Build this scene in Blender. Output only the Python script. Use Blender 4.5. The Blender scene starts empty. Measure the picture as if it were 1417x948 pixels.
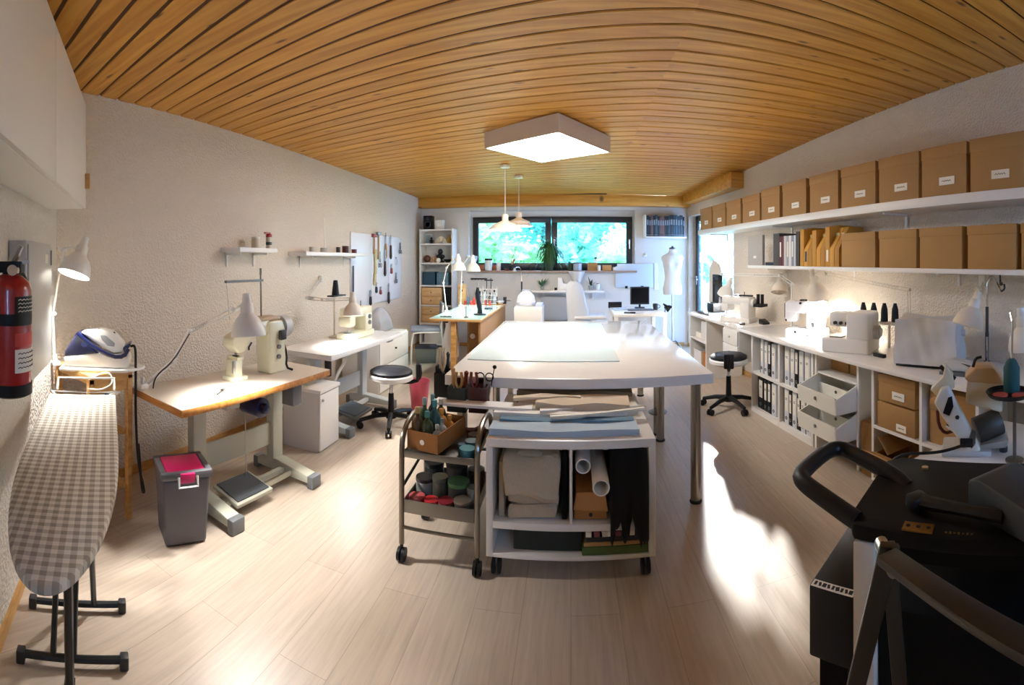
import bpy, bmesh, math, random
from mathutils import Vector, Matrix, Euler
PI = math.pi
random.seed(7)
S = bpy.context.scene
COL = S.collection
CAMZ, RPX, X0, Y0 = 1.37, 640.0, 790.0, 360.0
CEIL = 2.37
XL, YB = -2.415, 7.2
RA = math.atan(0.0877)                 # the right wall closes in towards the window wall
RO = Vector((1.85 + .0877 * 7.2, 0))

# ---------------------------------------------------------------- where a sight line of the photograph meets a plane of the room
def ray(px, py):
    t = (px - X0) / RPX
    return math.sin(t), math.cos(t), (Y0 - py) / RPX
def pd(px, py, d):
    s, c, v = ray(px, py); return Vector((s * d, c * d, CAMZ + v * d))
def at(px, py, z):
    s, c, v = ray(px, py); d = (z - CAMZ) / v; return Vector((s * d, c * d, z))
def lw(px, py, off=0):                 # left wall: (Y, z)
    s, c, v = ray(px, py); d = (XL + off) / s; return c * d, CAMZ + v * d
def bw(px, py, off=0):                 # window wall: (X, z)
    s, c, v = ray(px, py); d = (YB - off) / c; return s * d, CAMZ + v * d
CR = (-RO.x * math.cos(RA), RO.x * math.sin(RA))
def rw(px, py, off=0):                 # right wall: (distance along it, z)
    t = (px - X0) / RPX + RA; d = (-off - CR[0]) / math.sin(t)
    return CR[1] + d * math.cos(t), CAMZ + (Y0 - py) / RPX * d
def rwp(lx, ly, z):                    # right wall frame -> world
    return Vector((RO.x + lx * math.cos(RA) - ly * math.sin(RA), lx * math.sin(RA) + ly * math.cos(RA), z))
NA = math.radians(-37)
NC = Vector((XL, 1.19))
def nwp(lx, ly, z):                    # near wall frame -> world
    return Vector((NC.x + lx * math.cos(NA) - ly * math.sin(NA), NC.y + lx * math.sin(NA) + ly * math.cos(NA), z))
def nw(px, py, off=0):
    s, c, v = ray(px, py)
    dx = s * math.cos(NA) + c * math.sin(NA); dy = -s * math.sin(NA) + c * math.cos(NA)
    ox = -NC.x * math.cos(NA) - NC.y * math.sin(NA); oy = NC.x * math.sin(NA) - NC.y * math.cos(NA)
    d = (off - oy) / dy
    return ox + d * dx, CAMZ + v * d

# ---------------------------------------------------------------- materials
def lin(h):
    h = h.lstrip('#'); o = []
    for i in (0, 2, 4):
        c = int(h[i:i+2], 16) / 255
        o.append(c / 12.92 if c <= .04045 else ((c + .055) / 1.055) ** 2.4)
    return (*o, 1)
_M = {}
def mat(hexc, rough=.5, metal=0., bump=0., scale=60., var=0., trans=0., alpha=1., coat=0., emit=0., sheen=0.):
    k = (hexc, rough, metal, bump, scale, var, trans, alpha, coat, emit, sheen)
    if k in _M: return _M[k]
    m = bpy.data.materials.new('surface_' + hexc.lstrip('#')); m.use_nodes = True
    n = m.node_tree.nodes; l = m.node_tree.links; p = n['Principled BSDF']
    p.inputs['Base Color'].default_value = lin(hexc)
    p.inputs['Roughness'].default_value = rough; p.inputs['Metallic'].default_value = metal
    p.inputs['Transmission Weight'].default_value = trans; p.inputs['Alpha'].default_value = alpha
    p.inputs['Coat Weight'].default_value = coat; p.inputs['Sheen Weight'].default_value = sheen
    if emit:
        p.inputs['Emission Color'].default_value = lin(hexc); p.inputs['Emission Strength'].default_value = emit
    if bump or var:
        tc = n.new('ShaderNodeTexCoord'); nz = n.new('ShaderNodeTexNoise')
        nz.inputs['Scale'].default_value = scale; nz.inputs['Detail'].default_value = 4
        l.new(tc.outputs['Object'], nz.inputs['Vector'])
        if bump:
            b = n.new('ShaderNodeBump'); b.inputs['Strength'].default_value = bump; b.inputs['Distance'].default_value = .01
            l.new(nz.outputs['Fac'], b.inputs['Height']); l.new(b.outputs['Normal'], p.inputs['Normal'])
        if var:
            r = n.new('ShaderNodeMapRange'); r.inputs[3].default_value = 1 - var; r.inputs[4].default_value = 1 + var
            mx = n.new('ShaderNodeMix'); mx.data_type = 'RGBA'; mx.blend_type = 'MULTIPLY'; mx.inputs[0].default_value = 1
            mx.inputs[6].default_value = lin(hexc)
            l.new(nz.outputs['Fac'], r.inputs[0]); l.new(r.outputs[0], mx.inputs[7]); l.new(mx.outputs[2], p.inputs['Base Color'])
    _M[k] = m
    return m
def wood(name, c1, c2, rough=.5, stretch=(1, 12, 12), scale=3., ring=6., island=0.12):
    m = bpy.data.materials.new(name); m.use_nodes = True
    n = m.node_tree.nodes; l = m.node_tree.links; p = n['Principled BSDF']
    tc = n.new('ShaderNodeTexCoord'); mp = n.new('ShaderNodeMapping'); mp.inputs['Scale'].default_value = stretch
    geo = n.new('ShaderNodeNewGeometry'); ad = n.new('ShaderNodeVectorMath'); ad.operation = 'ADD'
    sc = n.new('ShaderNodeVectorMath'); sc.operation = 'SCALE'; sc.inputs[0].default_value = (17, 9, 31)
    l.new(geo.outputs['Random Per Island'], sc.inputs['Scale'])
    l.new(tc.outputs['Object'], mp.inputs[0]); l.new(mp.outputs[0], ad.inputs[0]); l.new(sc.outputs[0], ad.inputs[1])
    nz = n.new('ShaderNodeTexNoise'); nz.inputs['Scale'].default_value = scale; nz.inputs['Detail'].default_value = 5; nz.inputs['Distortion'].default_value = .6
    l.new(ad.outputs[0], nz.inputs['Vector'])
    cr = n.new('ShaderNodeValToRGB'); cr.color_ramp.elements[0].color = lin(c1); cr.color_ramp.elements[1].color = lin(c2)
    cr.color_ramp.elements[0].position = .36; cr.color_ramp.elements[1].position = .64
    l.new(nz.outputs['Fac'], cr.inputs[0])
    r = n.new('ShaderNodeMapRange'); r.inputs[3].default_value = 1 - island; r.inputs[4].default_value = 1 + island
    mx = n.new('ShaderNodeMix'); mx.data_type = 'RGBA'; mx.blend_type = 'MULTIPLY'; mx.inputs[0].default_value = 1
    l.new(geo.outputs['Random Per Island'], r.inputs[0]); l.new(cr.outputs[0], mx.inputs[6]); l.new(r.outputs[0], mx.inputs[7])
    l.new(mx.outputs[2], p.inputs['Base Color']); p.inputs['Roughness'].default_value = rough
    m['mixout'] = 1
    return m
def knots(m, dark):                    # pine knots: dark ovals with their own place in the wood
    n = m.node_tree.nodes; l = m.node_tree.links; p = n['Principled BSDF']
    src = p.inputs['Base Color'].links[0].from_socket
    tc = n.new('ShaderNodeTexCoord'); mp = n.new('ShaderNodeMapping'); mp.inputs['Scale'].default_value = (1.4, 5, 1)
    v = n.new('ShaderNodeTexVoronoi'); v.inputs['Scale'].default_value = 2.1
    l.new(tc.outputs['Object'], mp.inputs[0]); l.new(mp.outputs[0], v.inputs['Vector'])
    r = n.new('ShaderNodeMapRange'); r.inputs[1].default_value = .05; r.inputs[2].default_value = .13; r.inputs[3].default_value = .85; r.inputs[4].default_value = 0
    l.new(v.outputs['Distance'], r.inputs[0])
    mx = n.new('ShaderNodeMix'); mx.data_type = 'RGBA'; l.new(r.outputs[0], mx.inputs[0]); l.new(src, mx.inputs[6]); mx.inputs[7].default_value = lin(dark)
    l.new(mx.outputs[2], p.inputs['Base Color'])

# ---------------------------------------------------------------- shapes
def frame_of(d):
    d = d.normalized(); a = Vector((0, 0, 1)) if abs(d.z) < .95 else Vector((1, 0, 0))
    u = d.cross(a).normalized(); return u, u.cross(d).normalized()
class B:
    def __init__(s): s.bm = bmesh.new(); s.T = Matrix()
    def v(s, co): return s.bm.verts.new(s.T @ Vector(co))
    def f(s, vs):
        try: return s.bm.faces.new(vs)
        except ValueError: return None
    def set(s, loc=(0, 0, 0), rot=(0, 0, 0)): s.T = Matrix.Translation(Vector(loc)) @ Euler(rot).to_matrix().to_4x4(); return s
    def box(s, c, d, rot=(0, 0, 0), top=1., topy=None):
        topy = top if topy is None else topy
        M_ = Matrix.Translation(Vector(c)) @ Euler(rot).to_matrix().to_4x4(); P = []
        for z in (-1, 1):
            kx, ky = (top, topy) if z > 0 else (1, 1)
            for x, y in ((-1, -1), (1, -1), (1, 1), (-1, 1)):
                P.append(s.v(M_ @ Vector((x * d[0] / 2 * kx, y * d[1] / 2 * ky, z * d[2] / 2))))
        for q in ((3, 2, 1, 0), (4, 5, 6, 7), (0, 1, 5, 4), (1, 2, 6, 5), (2, 3, 7, 6), (3, 0, 4, 7)): s.f([P[i] for i in q])
        return s
    def bx(s, x0, x1, y0, y1, z0, z1): return s.box(((x0+x1)/2, (y0+y1)/2, (z0+z1)/2), (x1-x0, y1-y0, z1-z0))
    def rings(s, rs, cap=True, closed=True):
        V = [[s.v(p) for p in r] for r in rs]; n = len(V[0])
        for a, b in zip(V, V[1:]):
            for i in range(n if closed else n - 1): s.f([a[i], a[(i+1) % n], b[(i+1) % n], b[i]])
        if cap: s.f(V[0][::-1]); s.f(V[-1])
        return s
    def cyl(s, p0, p1, r0, r1=None, n=14):
        p0, p1 = Vector(p0), Vector(p1); r1 = r0 if r1 is None else r1; u, w = frame_of(p1 - p0)
        g = lambda p, r: [p + (u * math.cos(a) + w * math.sin(a)) * r for a in [2*PI*i/n for i in range(n)]]
        return s.rings([g(p0, r0), g(p1, r1)])
    def tube(s, pts, r, n=8, sm=0):
        P = [Vector(p) for p in pts]
        for _ in range(sm):
            Q = [P[0]]
            for a, b in zip(P, P[1:]): Q += [a.lerp(b, .25), a.lerp(b, .75)]
            P = Q + [P[-1]]
        R = r if isinstance(r, (list, tuple)) else [r] * len(P); rs = []; u = None
        if len(R) != len(P): R = [R[min(len(R)-1, int(i*len(R)/len(P)))] for i in range(len(P))]
        for i, p in enumerate(P):
            d = ((P[i] - P[i-1]).normalized() if i else Vector()) + ((P[i+1] - P[i]).normalized() if i < len(P)-1 else Vector())
            if d.length < 1e-6: d = Vector((0, 0, 1))
            d.normalize()
            if u is None: u, w = frame_of(d)
            else:
                u = (u - d * u.dot(d))
                u = u.normalized() if u.length > 1e-6 else frame_of(d)[0]
                w = u.cross(d)
            rs.append([p + (u * math.cos(a) + w * math.sin(a)) * R[i] for a in [2*PI*k/n for k in range(n)]])
        return s.rings(rs)
    def lathe(s, prof, c=(0, 0, 0), d=(0, 0, 1), n=24, cap=True, sy=1.):
        c = Vector(c); d = Vector(d).normalized()
        u, w = (Vector((1, 0, 0)), Vector((0, 1, 0))) if d.z > .999 else frame_of(d)
        return s.rings([[c + d * z + (u * math.cos(a) + w * math.sin(a) * sy) * max(r, 1e-4) for a in [2*PI*i/n for i in range(n)]] for r, z in prof], cap)
    def sph(s, c, r, n=14):
        r = (r, r, r) if not isinstance(r, (list, tuple)) else r; c = Vector(c); k = n // 2 + 1
        return s.rings([[c + Vector((r[0]*math.sin(t)*math.cos(a), r[1]*math.sin(t)*math.sin(a), -r[2]*math.cos(t))) for a in [2*PI*i/n for i in range(n)]]
                        for t in [max(.02, min(PI-.02, PI*j/k)) for j in range(k+1)]])
    def prism(s, pts, ax, a, b):
        mk = {'x': lambda p, t: (t, p[0], p[1]), 'y': lambda p, t: (p[0], t, p[1]), 'z': lambda p, t: (p[0], p[1], t)}[ax]
        return s.rings([[mk(p, a) for p in pts], [mk(p, b) for p in pts]])
    def grid(s, fn, nu, nv, thick=0):
        V = [[s.v(fn(i/nu, j/nv)) for j in range(nv+1)] for i in range(nu+1)]
        for i in range(nu):
            for j in range(nv): s.f([V[i][j], V[i+1][j], V[i+1][j+1], V[i][j+1]])
        return s
    def ob(s, name, m, parent=None, bevel=0., seg=2, smooth=True, loc=None, rz=None, solid=0., ang=35):
        bm = s.bm
        bmesh.ops.recalc_face_normals(bm, faces=bm.faces)
        if bevel:
            es = [e for e in bm.edges if len(e.link_faces) == 2 and e.calc_face_angle(0) > .6]
            bmesh.ops.bevel(bm, geom=es, offset=bevel, segments=seg, affect='EDGES', clamp_overlap=True, profile=.5)
        me = bpy.data.meshes.new(name); bm.to_mesh(me); bm.free()
        if smooth:
            me.shade_smooth(); me.set_sharp_from_angle(angle=math.radians(ang))
        o = bpy.data.objects.new(name, me); COL.objects.link(o); me.materials.append(m)
        if parent is not None: o.parent = parent
        if loc is not None: o.location = loc
        if rz is not None: o.rotation_euler.z = rz
        if solid:
            md = o.modifiers.new('thickness', 'SOLIDIFY'); md.thickness = solid; md.offset = 0
        return o
def tag(o, label, cat, group=None, kind=None):
    o['label'] = label; o['category'] = cat
    if group: o['group'] = group
    if kind: o['kind'] = kind
    return o
def thing(name, label, cat, loc=(0, 0, 0), rz=0., group=None, rot=None):
    o = bpy.data.objects.new(name, None); COL.objects.link(o); o.empty_display_size = .05
    o.location = loc; o.rotation_euler = rot if rot else (0, 0, rz)
    return tag(o, label, cat, group)
def dup(root, loc, rz=None, label=None, group=None, scale=None):
    r = root.copy(); COL.objects.link(r); r.location = loc
    if rz is not None: r.rotation_euler.z = rz
    if label: r['label'] = label
    if group: r['group'] = group
    if scale: r.scale = scale
    for ch in list(root.children):
        c = ch.copy(); COL.objects.link(c); c.parent = r
        for g in list(ch.children):
            d = g.copy(); COL.objects.link(d); d.parent = c
    return r
def struct(o): o['kind'] = 'structure'; return o
def scribble(m, parent, x0, x1, y, z, h, name='handwriting', lines=1, n=9):   # unreadable pen strokes on a label facing -Y
    b = B()
    for k in range(lines):
        zz = z - k * h * 1.8; pts = []
        for i in range(n):
            t = i / (n - 1); pts.append((x0 + (x1 - x0) * t, y, zz + (h * .5 if i % 2 else -h * .5) * (.5 + random.random() * .5)))
        b.tube(pts, h * .16, 4)
    return b.ob(name, m, parent)
def spot(name, loc, to, watt, col=(1, .93, .82), ang=110, blend=.6, size=.03):
    L = bpy.data.lights.new(name, 'SPOT'); L.energy = watt; L.color = col; L.spot_size = math.radians(ang); L.spot_blend = blend; L.shadow_soft_size = size
    o = bpy.data.objects.new(name, L); COL.objects.link(o); o.location = loc
    o.rotation_euler = (Vector(to) - Vector(loc)).to_track_quat('-Z', 'Y').to_euler(); return o
def point(name, loc, watt, col=(1, .93, .82), size=.05):
    L = bpy.data.lights.new(name, 'POINT'); L.energy = watt; L.color = col; L.shadow_soft_size = size
    o = bpy.data.objects.new(name, L); COL.objects.link(o); o.location = loc; return o

# ---------------------------------------------------------------- palette
WHITE = mat('#ece9e4', .35); LAM = mat('#efece8', .22, coat=.3); WHT2 = mat('#d9d6d0', .4); PLAS = mat('#f0ede6', .3)
CREAM = mat('#e4e0c4', .32, coat=.3); BLACK = mat('#141416', .45); BLK2 = mat('#0b0b0c', .7); CHAR = mat('#2b2c2f', .5)
STEEL = mat('#b4b4b2', .28, 1); CHROME = mat('#d5d5d5', .1, 1); DKSTEEL = mat('#77736c', .38, 1); GREYP = mat('#6d7073', .5)
STAND = mat('#b9b8a6', .5); NAVY = mat('#0f1742', .3, coat=.4); KRAFT = mat('#a67e4c', .75, bump=.15, scale=40, var=.06); KRAFT2 = mat('#ae854f', .75, var=.06, scale=9)
CARD = mat('#a9713c', .8, var=.1, scale=12); RED = mat('#a5141a', .3, coat=.5); PAPER = mat('#efeadf', .8); INK = mat('#1d1d22', .7)
CANVAS = mat('#b8aa93', .9, bump=.4, scale=90, var=.1); DKGREEN = mat('#1d241f', .7); RUBBER = mat('#1c1c1d', .8); GREYLT = mat('#c5c6c4', .4)
PINE = wood('pine_wood', '#b98749', '#d0a365', .5, (3, 3, 14), 3); BIRCH = wood('birch_wood', '#c79a64', '#ddb988', .5, (2, 10, 10), 2.5)
OAKEDGE = wood('oak_edge', '#a8692c', '#c98c49', .4, (10, 1.5, 10), 3)
for m_, v_ in ((BLK2, .15), (BLACK, .3)): m_.node_tree.nodes['Principled BSDF'].inputs['Specular IOR Level'].default_value = v_
GLASSM = mat('#eef6f6', .03, trans=1., alpha=.35); CLEARP = mat('#c9d4d4', .15, trans=.6, alpha=.5)
# ================================================================ THE ROOM
def plaster(name, c, strength, scale):
    m = bpy.data.materials.new(name); m.use_nodes = True
    n = m.node_tree.nodes; l = m.node_tree.links; p = n['Principled BSDF']; p.inputs['Roughness'].default_value = .85
    tc = n.new('ShaderNodeTexCoord'); nz = n.new('ShaderNodeTexNoise'); nz.inputs['Scale'].default_value = scale; nz.inputs['Detail'].default_value = 6; nz.inputs['Roughness'].default_value = .65
    vo = n.new('ShaderNodeTexVoronoi'); vo.inputs['Scale'].default_value = scale * .9
    ad = n.new('ShaderNodeMath'); ad.operation = 'ADD'
    l.new(tc.outputs['Object'], nz.inputs['Vector']); l.new(tc.outputs['Object'], vo.inputs['Vector'])
    l.new(nz.outputs['Fac'], ad.inputs[0]); l.new(vo.outputs['Distance'], ad.inputs[1])
    b = n.new('ShaderNodeBump'); b.inputs['Strength'].default_value = strength; b.inputs['Distance'].default_value = .012
    l.new(ad.outputs[0], b.inputs['Height']); l.new(b.outputs['Normal'], p.inputs['Normal'])
    p.inputs['Base Color'].default_value = lin(c)
    return m
WALLM = plaster('rough_plaster', '#e4d8c8', .75, 75); WALLN = plaster('coarse_plaster', '#e2dbd0', .9, 70); WALLS = plaster('smooth_plaster', '#dbd8d3', .18, 70)
# floor: laminate boards running across the room
fm = bpy.data.materials.new('laminate_boards'); fm.use_nodes = True
n = fm.node_tree.nodes; l = fm.node_tree.links; p = n['Principled BSDF']
tc = n.new('ShaderNodeTexCoord'); mp = n.new('ShaderNodeMapping'); mp.inputs['Rotation'].default_value = (0, 0, math.radians(90)); l.new(tc.outputs['Object'], mp.inputs[0])
br = n.new('ShaderNodeTexBrick'); br.inputs['Scale'].default_value = 1; br.inputs['Brick Width'].default_value = 1.3; br.inputs['Row Height'].default_value = .19
br.inputs['Mortar Size'].default_value = .0012; br.offset = .37
br.inputs['Color1'].default_value = lin('#c0b09f'); br.inputs['Color2'].default_value = lin('#b9a896'); br.inputs['Mortar'].default_value = lin('#a08e7c')
l.new(mp.outputs[0], br.inputs['Vector'])
m2 = n.new('ShaderNodeMapping'); m2.inputs['Scale'].default_value = (14, .9, 1); l.new(tc.outputs['Object'], m2.inputs[0])
nz = n.new('ShaderNodeTexNoise'); nz.inputs['Scale'].default_value = 4; nz.inputs['Detail'].default_value = 6; nz.inputs['Distortion'].default_value = .4; l.new(m2.outputs[0], nz.inputs['Vector'])
r = n.new('ShaderNodeMapRange'); r.inputs[1].default_value = .3; r.inputs[2].default_value = .7; r.inputs[3].default_value = .86; r.inputs[4].default_value = 1.08; l.new(nz.outputs['Fac'], r.inputs[0])
mx = n.new('ShaderNodeMix'); mx.data_type = 'RGBA'; mx.blend_type = 'MULTIPLY'; mx.inputs[0].default_value = 1
l.new(br.outputs['Color'], mx.inputs[6]); l.new(r.outputs[0], mx.inputs[7]); l.new(mx.outputs[2], p.inputs['Base Color'])
p.inputs['Roughness'].default_value = .38
struct(B().bx(-3.2, 3.2, -2.2, 7.6, -.1, 0).ob('floor', fm))
# ceiling: tongue-and-groove pine boards meeting in a shallow V
cm = wood('ceiling_pine', '#bb7f2c', '#d39a42', .42, (.7, 11, 11), 2.2, island=.09); knots(cm, '#4f2a0e')
gm = mat('#4a2a10', .8)
def ceil_z(x, y): return CEIL + max(0, (x - XL) / 4.75) * max(0, 7.2 - y) * .036
SEAM = .55
def cb(k, x):
    return k + (-math.tan(.14) * (x - SEAM) if x < SEAM else .06 * (x - SEAM))
b = B(); g = B(); pit = .131; y = -2.6
xs = [-2.55, SEAM, 2.85]
while y < 7.35:
    for xa, xb in ((xs[0], SEAM), (SEAM, xs[2])):
        gap = .0065
        q = [(xa, min(7.32, cb(y + gap, xa))), (xb, min(7.32, cb(y + gap, xb))), (xb, min(7.33, cb(y + pit - gap, xb))), (xa, min(7.33, cb(y + pit - gap, xa)))]
        c = 5e-3
        if q[3][1] - q[0][1] < .01 or q[2][1] - q[1][1] < .01: continue
        lo = [(q[0][0], q[0][1] + c), (q[1][0], q[1][1] + c), (q[2][0], q[2][1] - c), (q[3][0], q[3][1] - c)]
        b.rings([[(px_, py_, ceil_z(px_, py_)) for px_, py_ in lo], [(px_, py_, ceil_z(px_, py_) + .006) for px_, py_ in q], [(px_, py_, ceil_z(px_, py_) + .03) for px_, py_ in q]])
    y += pit
struct(b.ob('ceiling', cm, smooth=False))
struct(B().grid(lambda u, v: (-2.6 + 5.5 * u, -2.3 + 9.7 * v, ceil_z(-2.6 + 5.5 * u, -2.3 + 9.7 * v) + .014), 8, 12).ob('ceiling', gm, solid=.01))
# walls
struct(B().bx(XL - .15, XL, 1.1, 7.5, 0, 2.46).ob('wall_left', WALLM))
o = struct(B().bx(-.2, 4.0, -.15, 0, 0, 2.5).ob('wall_near', WALLN)); o.location = (NC.x, NC.y, 0); o.rotation_euler.z = NA
struct(B().bx(.5, 1.15, -1.5, -1.35, 0, 2.85).bx(1.95, 3.0, -1.5, -1.35, 0, 2.85).bx(1.15, 1.95, -1.5, -1.35, 2.0, 2.85).bx(1.15, 1.95, -1.5, -1.35, 0, 1.35).ob('wall_behind', WALLS))  # window opening in this unseen wall is added to let in fill daylight
struct(B().bx(.5, .65, -1.4, -.9, 0, 2.85).ob('wall_behind_corner', WALLS))
# window wall with its opening
WX0, WZ0 = bw(649, 376)[0], 1.205; WX1, WZ1 = bw(879, 291)[0], bw(700, 291)[1]
b = B().bx(XL - .15, WX0, YB, YB + .3, 0, 2.5).bx(WX1, 2.1, YB, YB + .3, 0, 2.5).bx(WX0, WX1, YB, YB + .3, 0, WZ0).bx(WX0, WX1, YB, YB + .3, WZ1, 2.5)
fx0, fx1 = bw(652, 300, -.12)[0], bw(877, 300, -.12)[0]; ft = bw(700, 298, -.12)[1]
b.bx(WX0, WX1, YB+.16, YB+.3, ft-.02, WZ1).bx(WX0, fx0+.02, YB+.16, YB+.3, WZ0, ft-.02).bx(fx1-.02, WX1, YB+.16, YB+.3, WZ0, ft-.02)
struct(b.ob('wall_back', WALLS))
# right wall with the terrace door opening
D0, D1 = rw(1015, 300)[0], rw(953, 300)[0]; DZ = rw(956, 299)[1]
b = B().bx(0, .25, -2.0, D0, 0, 2.85).bx(0, .25, D1, 7.6, 0, 2.6).bx(0, .25, D0, D1, DZ, 2.6)
o = struct(b.ob('wall_right', WALLM)); o.location = (RO.x, 0, 0); o.rotation_euler.z = RA
# beams
o = B().bx(XL, 1.86, 7.04, YB, 2.205, 2.372).ob('trim_1', cm, bevel=.003); struct(o)
l0 = rw(1029.5, 250)[0]
o = struct(B().bx(-.17, 0, l0, 6.95, 2.235, 2.42).ob('trim_2', cm, bevel=.003)); o.location = (RO.x, 0, 0); o.rotation_euler.z = RA
# baseboards
struct(B().bx(XL, XL + .014, 1.3, YB, 0, .055).ob('baseboard_left', PINE)); struct(B().bx(XL, 1.8, YB - .014, YB, 0, .055).ob('baseboard_back', PINE))
o = struct(B().bx(-.014, 0, -1, D0, 0, .055).bx(-.014, 0, D1, 7.1, 0, .055).ob('baseboard_right', PINE)); o.location = (RO.x, 0, 0); o.rotation_euler.z = RA
o = struct(B().bx(.1, 3.3, 0, .014, 0, .055).ob('baseboard_near', PINE)); o.location = (NC.x, NC.y, 0); o.rotation_euler.z = NA
# window
FR = mat('#26282c', .4)
def wframe(name, x0, x1, z0, z1, y, w, parent, m=FR, d=.06, glass=True):
    o = B().bx(x0, x1, y, y + d, z0, z0 + w).bx(x0, x1, y, y + d, z1 - w, z1).bx(x0, x0 + w, y, y + d, z0 + w, z1 - w).bx(x1 - w, x1, y, y + d, z0 + w, z1 - w).ob(name, m, parent, bevel=.004)
    if glass: B().bx(x0 + w, x1 - w, y + d * .45, y + d * .55, z0 + w, z1 - w).ob('pane', GLASSM, o)
    return o
win = bpy.data.objects.new('window_1', None); COL.objects.link(win); struct(win)
yw = YB + .12; kx = (YB + .12) / YB
fx0, fx1 = bw(652, 300, -.12)[0], bw(877, 300, -.12)[0]; ft = bw(700, 298, -.12)[1]
mxm = bw(762, 300, -.12)[0]
wframe('window_frame', fx0, fx1, WZ0, ft, yw + .05, .045, win, glass=False)
s1 = wframe('window_sash', fx0 + .03, mxm + .005, WZ0 + .03, ft - .03, yw, .09, win)
s2 = wframe('window_sash', mxm - .005 + .02, fx1 - .03, WZ0 + .03, ft - .03, yw, .09, win)
for sx, sm in ((mxm + .06, s2), (fx1 - .07, s2)):
    B().bx(sx - .012, sx + .012, yw - .012, yw, 1.62, 1.70).cyl((sx, yw - .03, 1.69), (sx, yw - .03, 1.55), .008, .007, 8).cyl((sx, yw, 1.68), (sx, yw - .035, 1.68), .008, n=8).ob('window_handle', STEEL, sm)
struct(B().bx(WX0 - .02, WX1 + .02, YB - .07, YB + .13, WZ0 - .03, WZ0).ob('window_sill', mat('#a58a78', .4), bevel=.006))
# terrace door
dr = bpy.data.objects.new('door_1', None); COL.objects.link(dr); struct(dr); dr.location = (RO.x, 0, 0); dr.rotation_euler.z = RA
o = B()
for a0, a1, w, x in ((D0, D1, .05, .12), (D0 + .05, D1 - .05, .085, .10)):
    o.bx(x, x + .06, a0, a0 + w, 0, DZ).bx(x, x + .06, a1 - w, a1, 0, DZ).bx(x, x + .06, a0 + w, a1 - w, DZ - w, DZ).bx(x, x + .06, a0 + w, a1 - w, 0, w)
fr = o.ob('door_frame', FR, dr, bevel=.004)
B().bx(.125, .132, D0 + .13, D1 - .13, .08, DZ - .08).ob('pane', GLASSM, fr)
B().bx(.09, .10, D1 - .11, D1 - .08, .98, 1.12).cyl((.06, D1 - .095, 1.07), (.06, D1 - .22, 1.07), .009, n=8).cyl((.1, D1 - .095, 1.07), (.06, D1 - .095, 1.07), .009, n=8).ob('door_handle', STEEL, dr)
# ---- outside: garden
struct(B().bx(-14, 16, 7.5, 26, -.45, -.35).ob('ground', mat('#6f8f5a', .9, var=.3, scale=3)))
LEAFS = [mat('#7fc6a0', .5), mat('#9ccc86', .5), mat('#62b3a4', .5), mat('#86ccb0', .5)]
BARK = mat('#5b4a3a', .9, bump=.4, scale=20)
def tree(name, label, cat, x, y, h, r, m, seed, nl=5200, trunk=True):
    rnd = random.Random(seed); t = thing(name, label, cat, (x, y, -.35), group=None)
    if trunk: B().tube([(0, 0, 0), (.05, .02, h * .35), (-.04, .05, h * .7), (0, 0, h * .95)], [.12, .1, .07, .03], 8).ob('trunk', BARK, t)
    b = B(); blobs = [(rnd.uniform(-r, r) * .7, rnd.uniform(-r, r) * .7, rnd.uniform(.25, 1) * h, rnd.uniform(.3, .55) * r) for _ in range(16)]
    for i in range(nl):
        bx_, by_, bz_, br_ = rnd.choice(blobs)
        d = Vector((rnd.gauss(0, 1), rnd.gauss(0, 1), rnd.gauss(0, 1))).normalized() * br_ * rnd.uniform(.55, 1.05)
        c = Vector((bx_, by_, bz_)) + d; c.z = max(.05, c.z)
        a = Vector((rnd.gauss(0, 1), rnd.gauss(0, 1), rnd.gauss(0, .6))).normalized(); w = a.cross(Vector((rnd.gauss(0, 1), rnd.gauss(0, 1), rnd.gauss(0, 1)))).normalized(); L = rnd.uniform(.10, .2)
        b.f([b.v(c - a * L), b.v(c + w * L * .45), b.v(c + a * L), b.v(c - w * L * .45)])
    b.ob('crown', m, t, smooth=False)
    return t
tree('tree', 'fresh green leafy tree outside the left part of the window', 'tree', -2.6, 11.4, 4.0, 1.15, LEAFS[1], 1)
tree('tree', 'dark blue-green tree outside the window behind the pendant lamps', 'tree', -.9, 15.0, 5.4, 1.7, LEAFS[2], 2)
tree('shrub', 'pale green shrub outside the window just left of the hanging plant', 'shrub', -.9, 9.6, 1.9, .6, LEAFS[1], 3, 1500)
tree('tree', 'light green tree outside the right-hand window sash', 'tree', .7, 12.2, 4.6, 1.2, LEAFS[3], 4)
tree('tree', 'mid-green tree outside the far right corner of the window', 'tree', 4.9, 14.5, 3.4, 1.0, LEAFS[0], 5)
tree('tree', 'pale blue-green tree outside at the right edge of the window', 'tree', 3.0, 17.6, 6.0, 1.25, LEAFS[3], 15)
tree('shrub', 'small bright shrub outside below the right-hand window sash', 'shrub', 1.2, 9.6, 1.9, .6, LEAFS[1], 6, 1300)
tree('shrub', 'bushy green shrub outside beyond the terrace door', 'shrub', 5.6, 10.6, 2.2, 1.3, LEAFS[0], 8, 1500)
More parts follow.
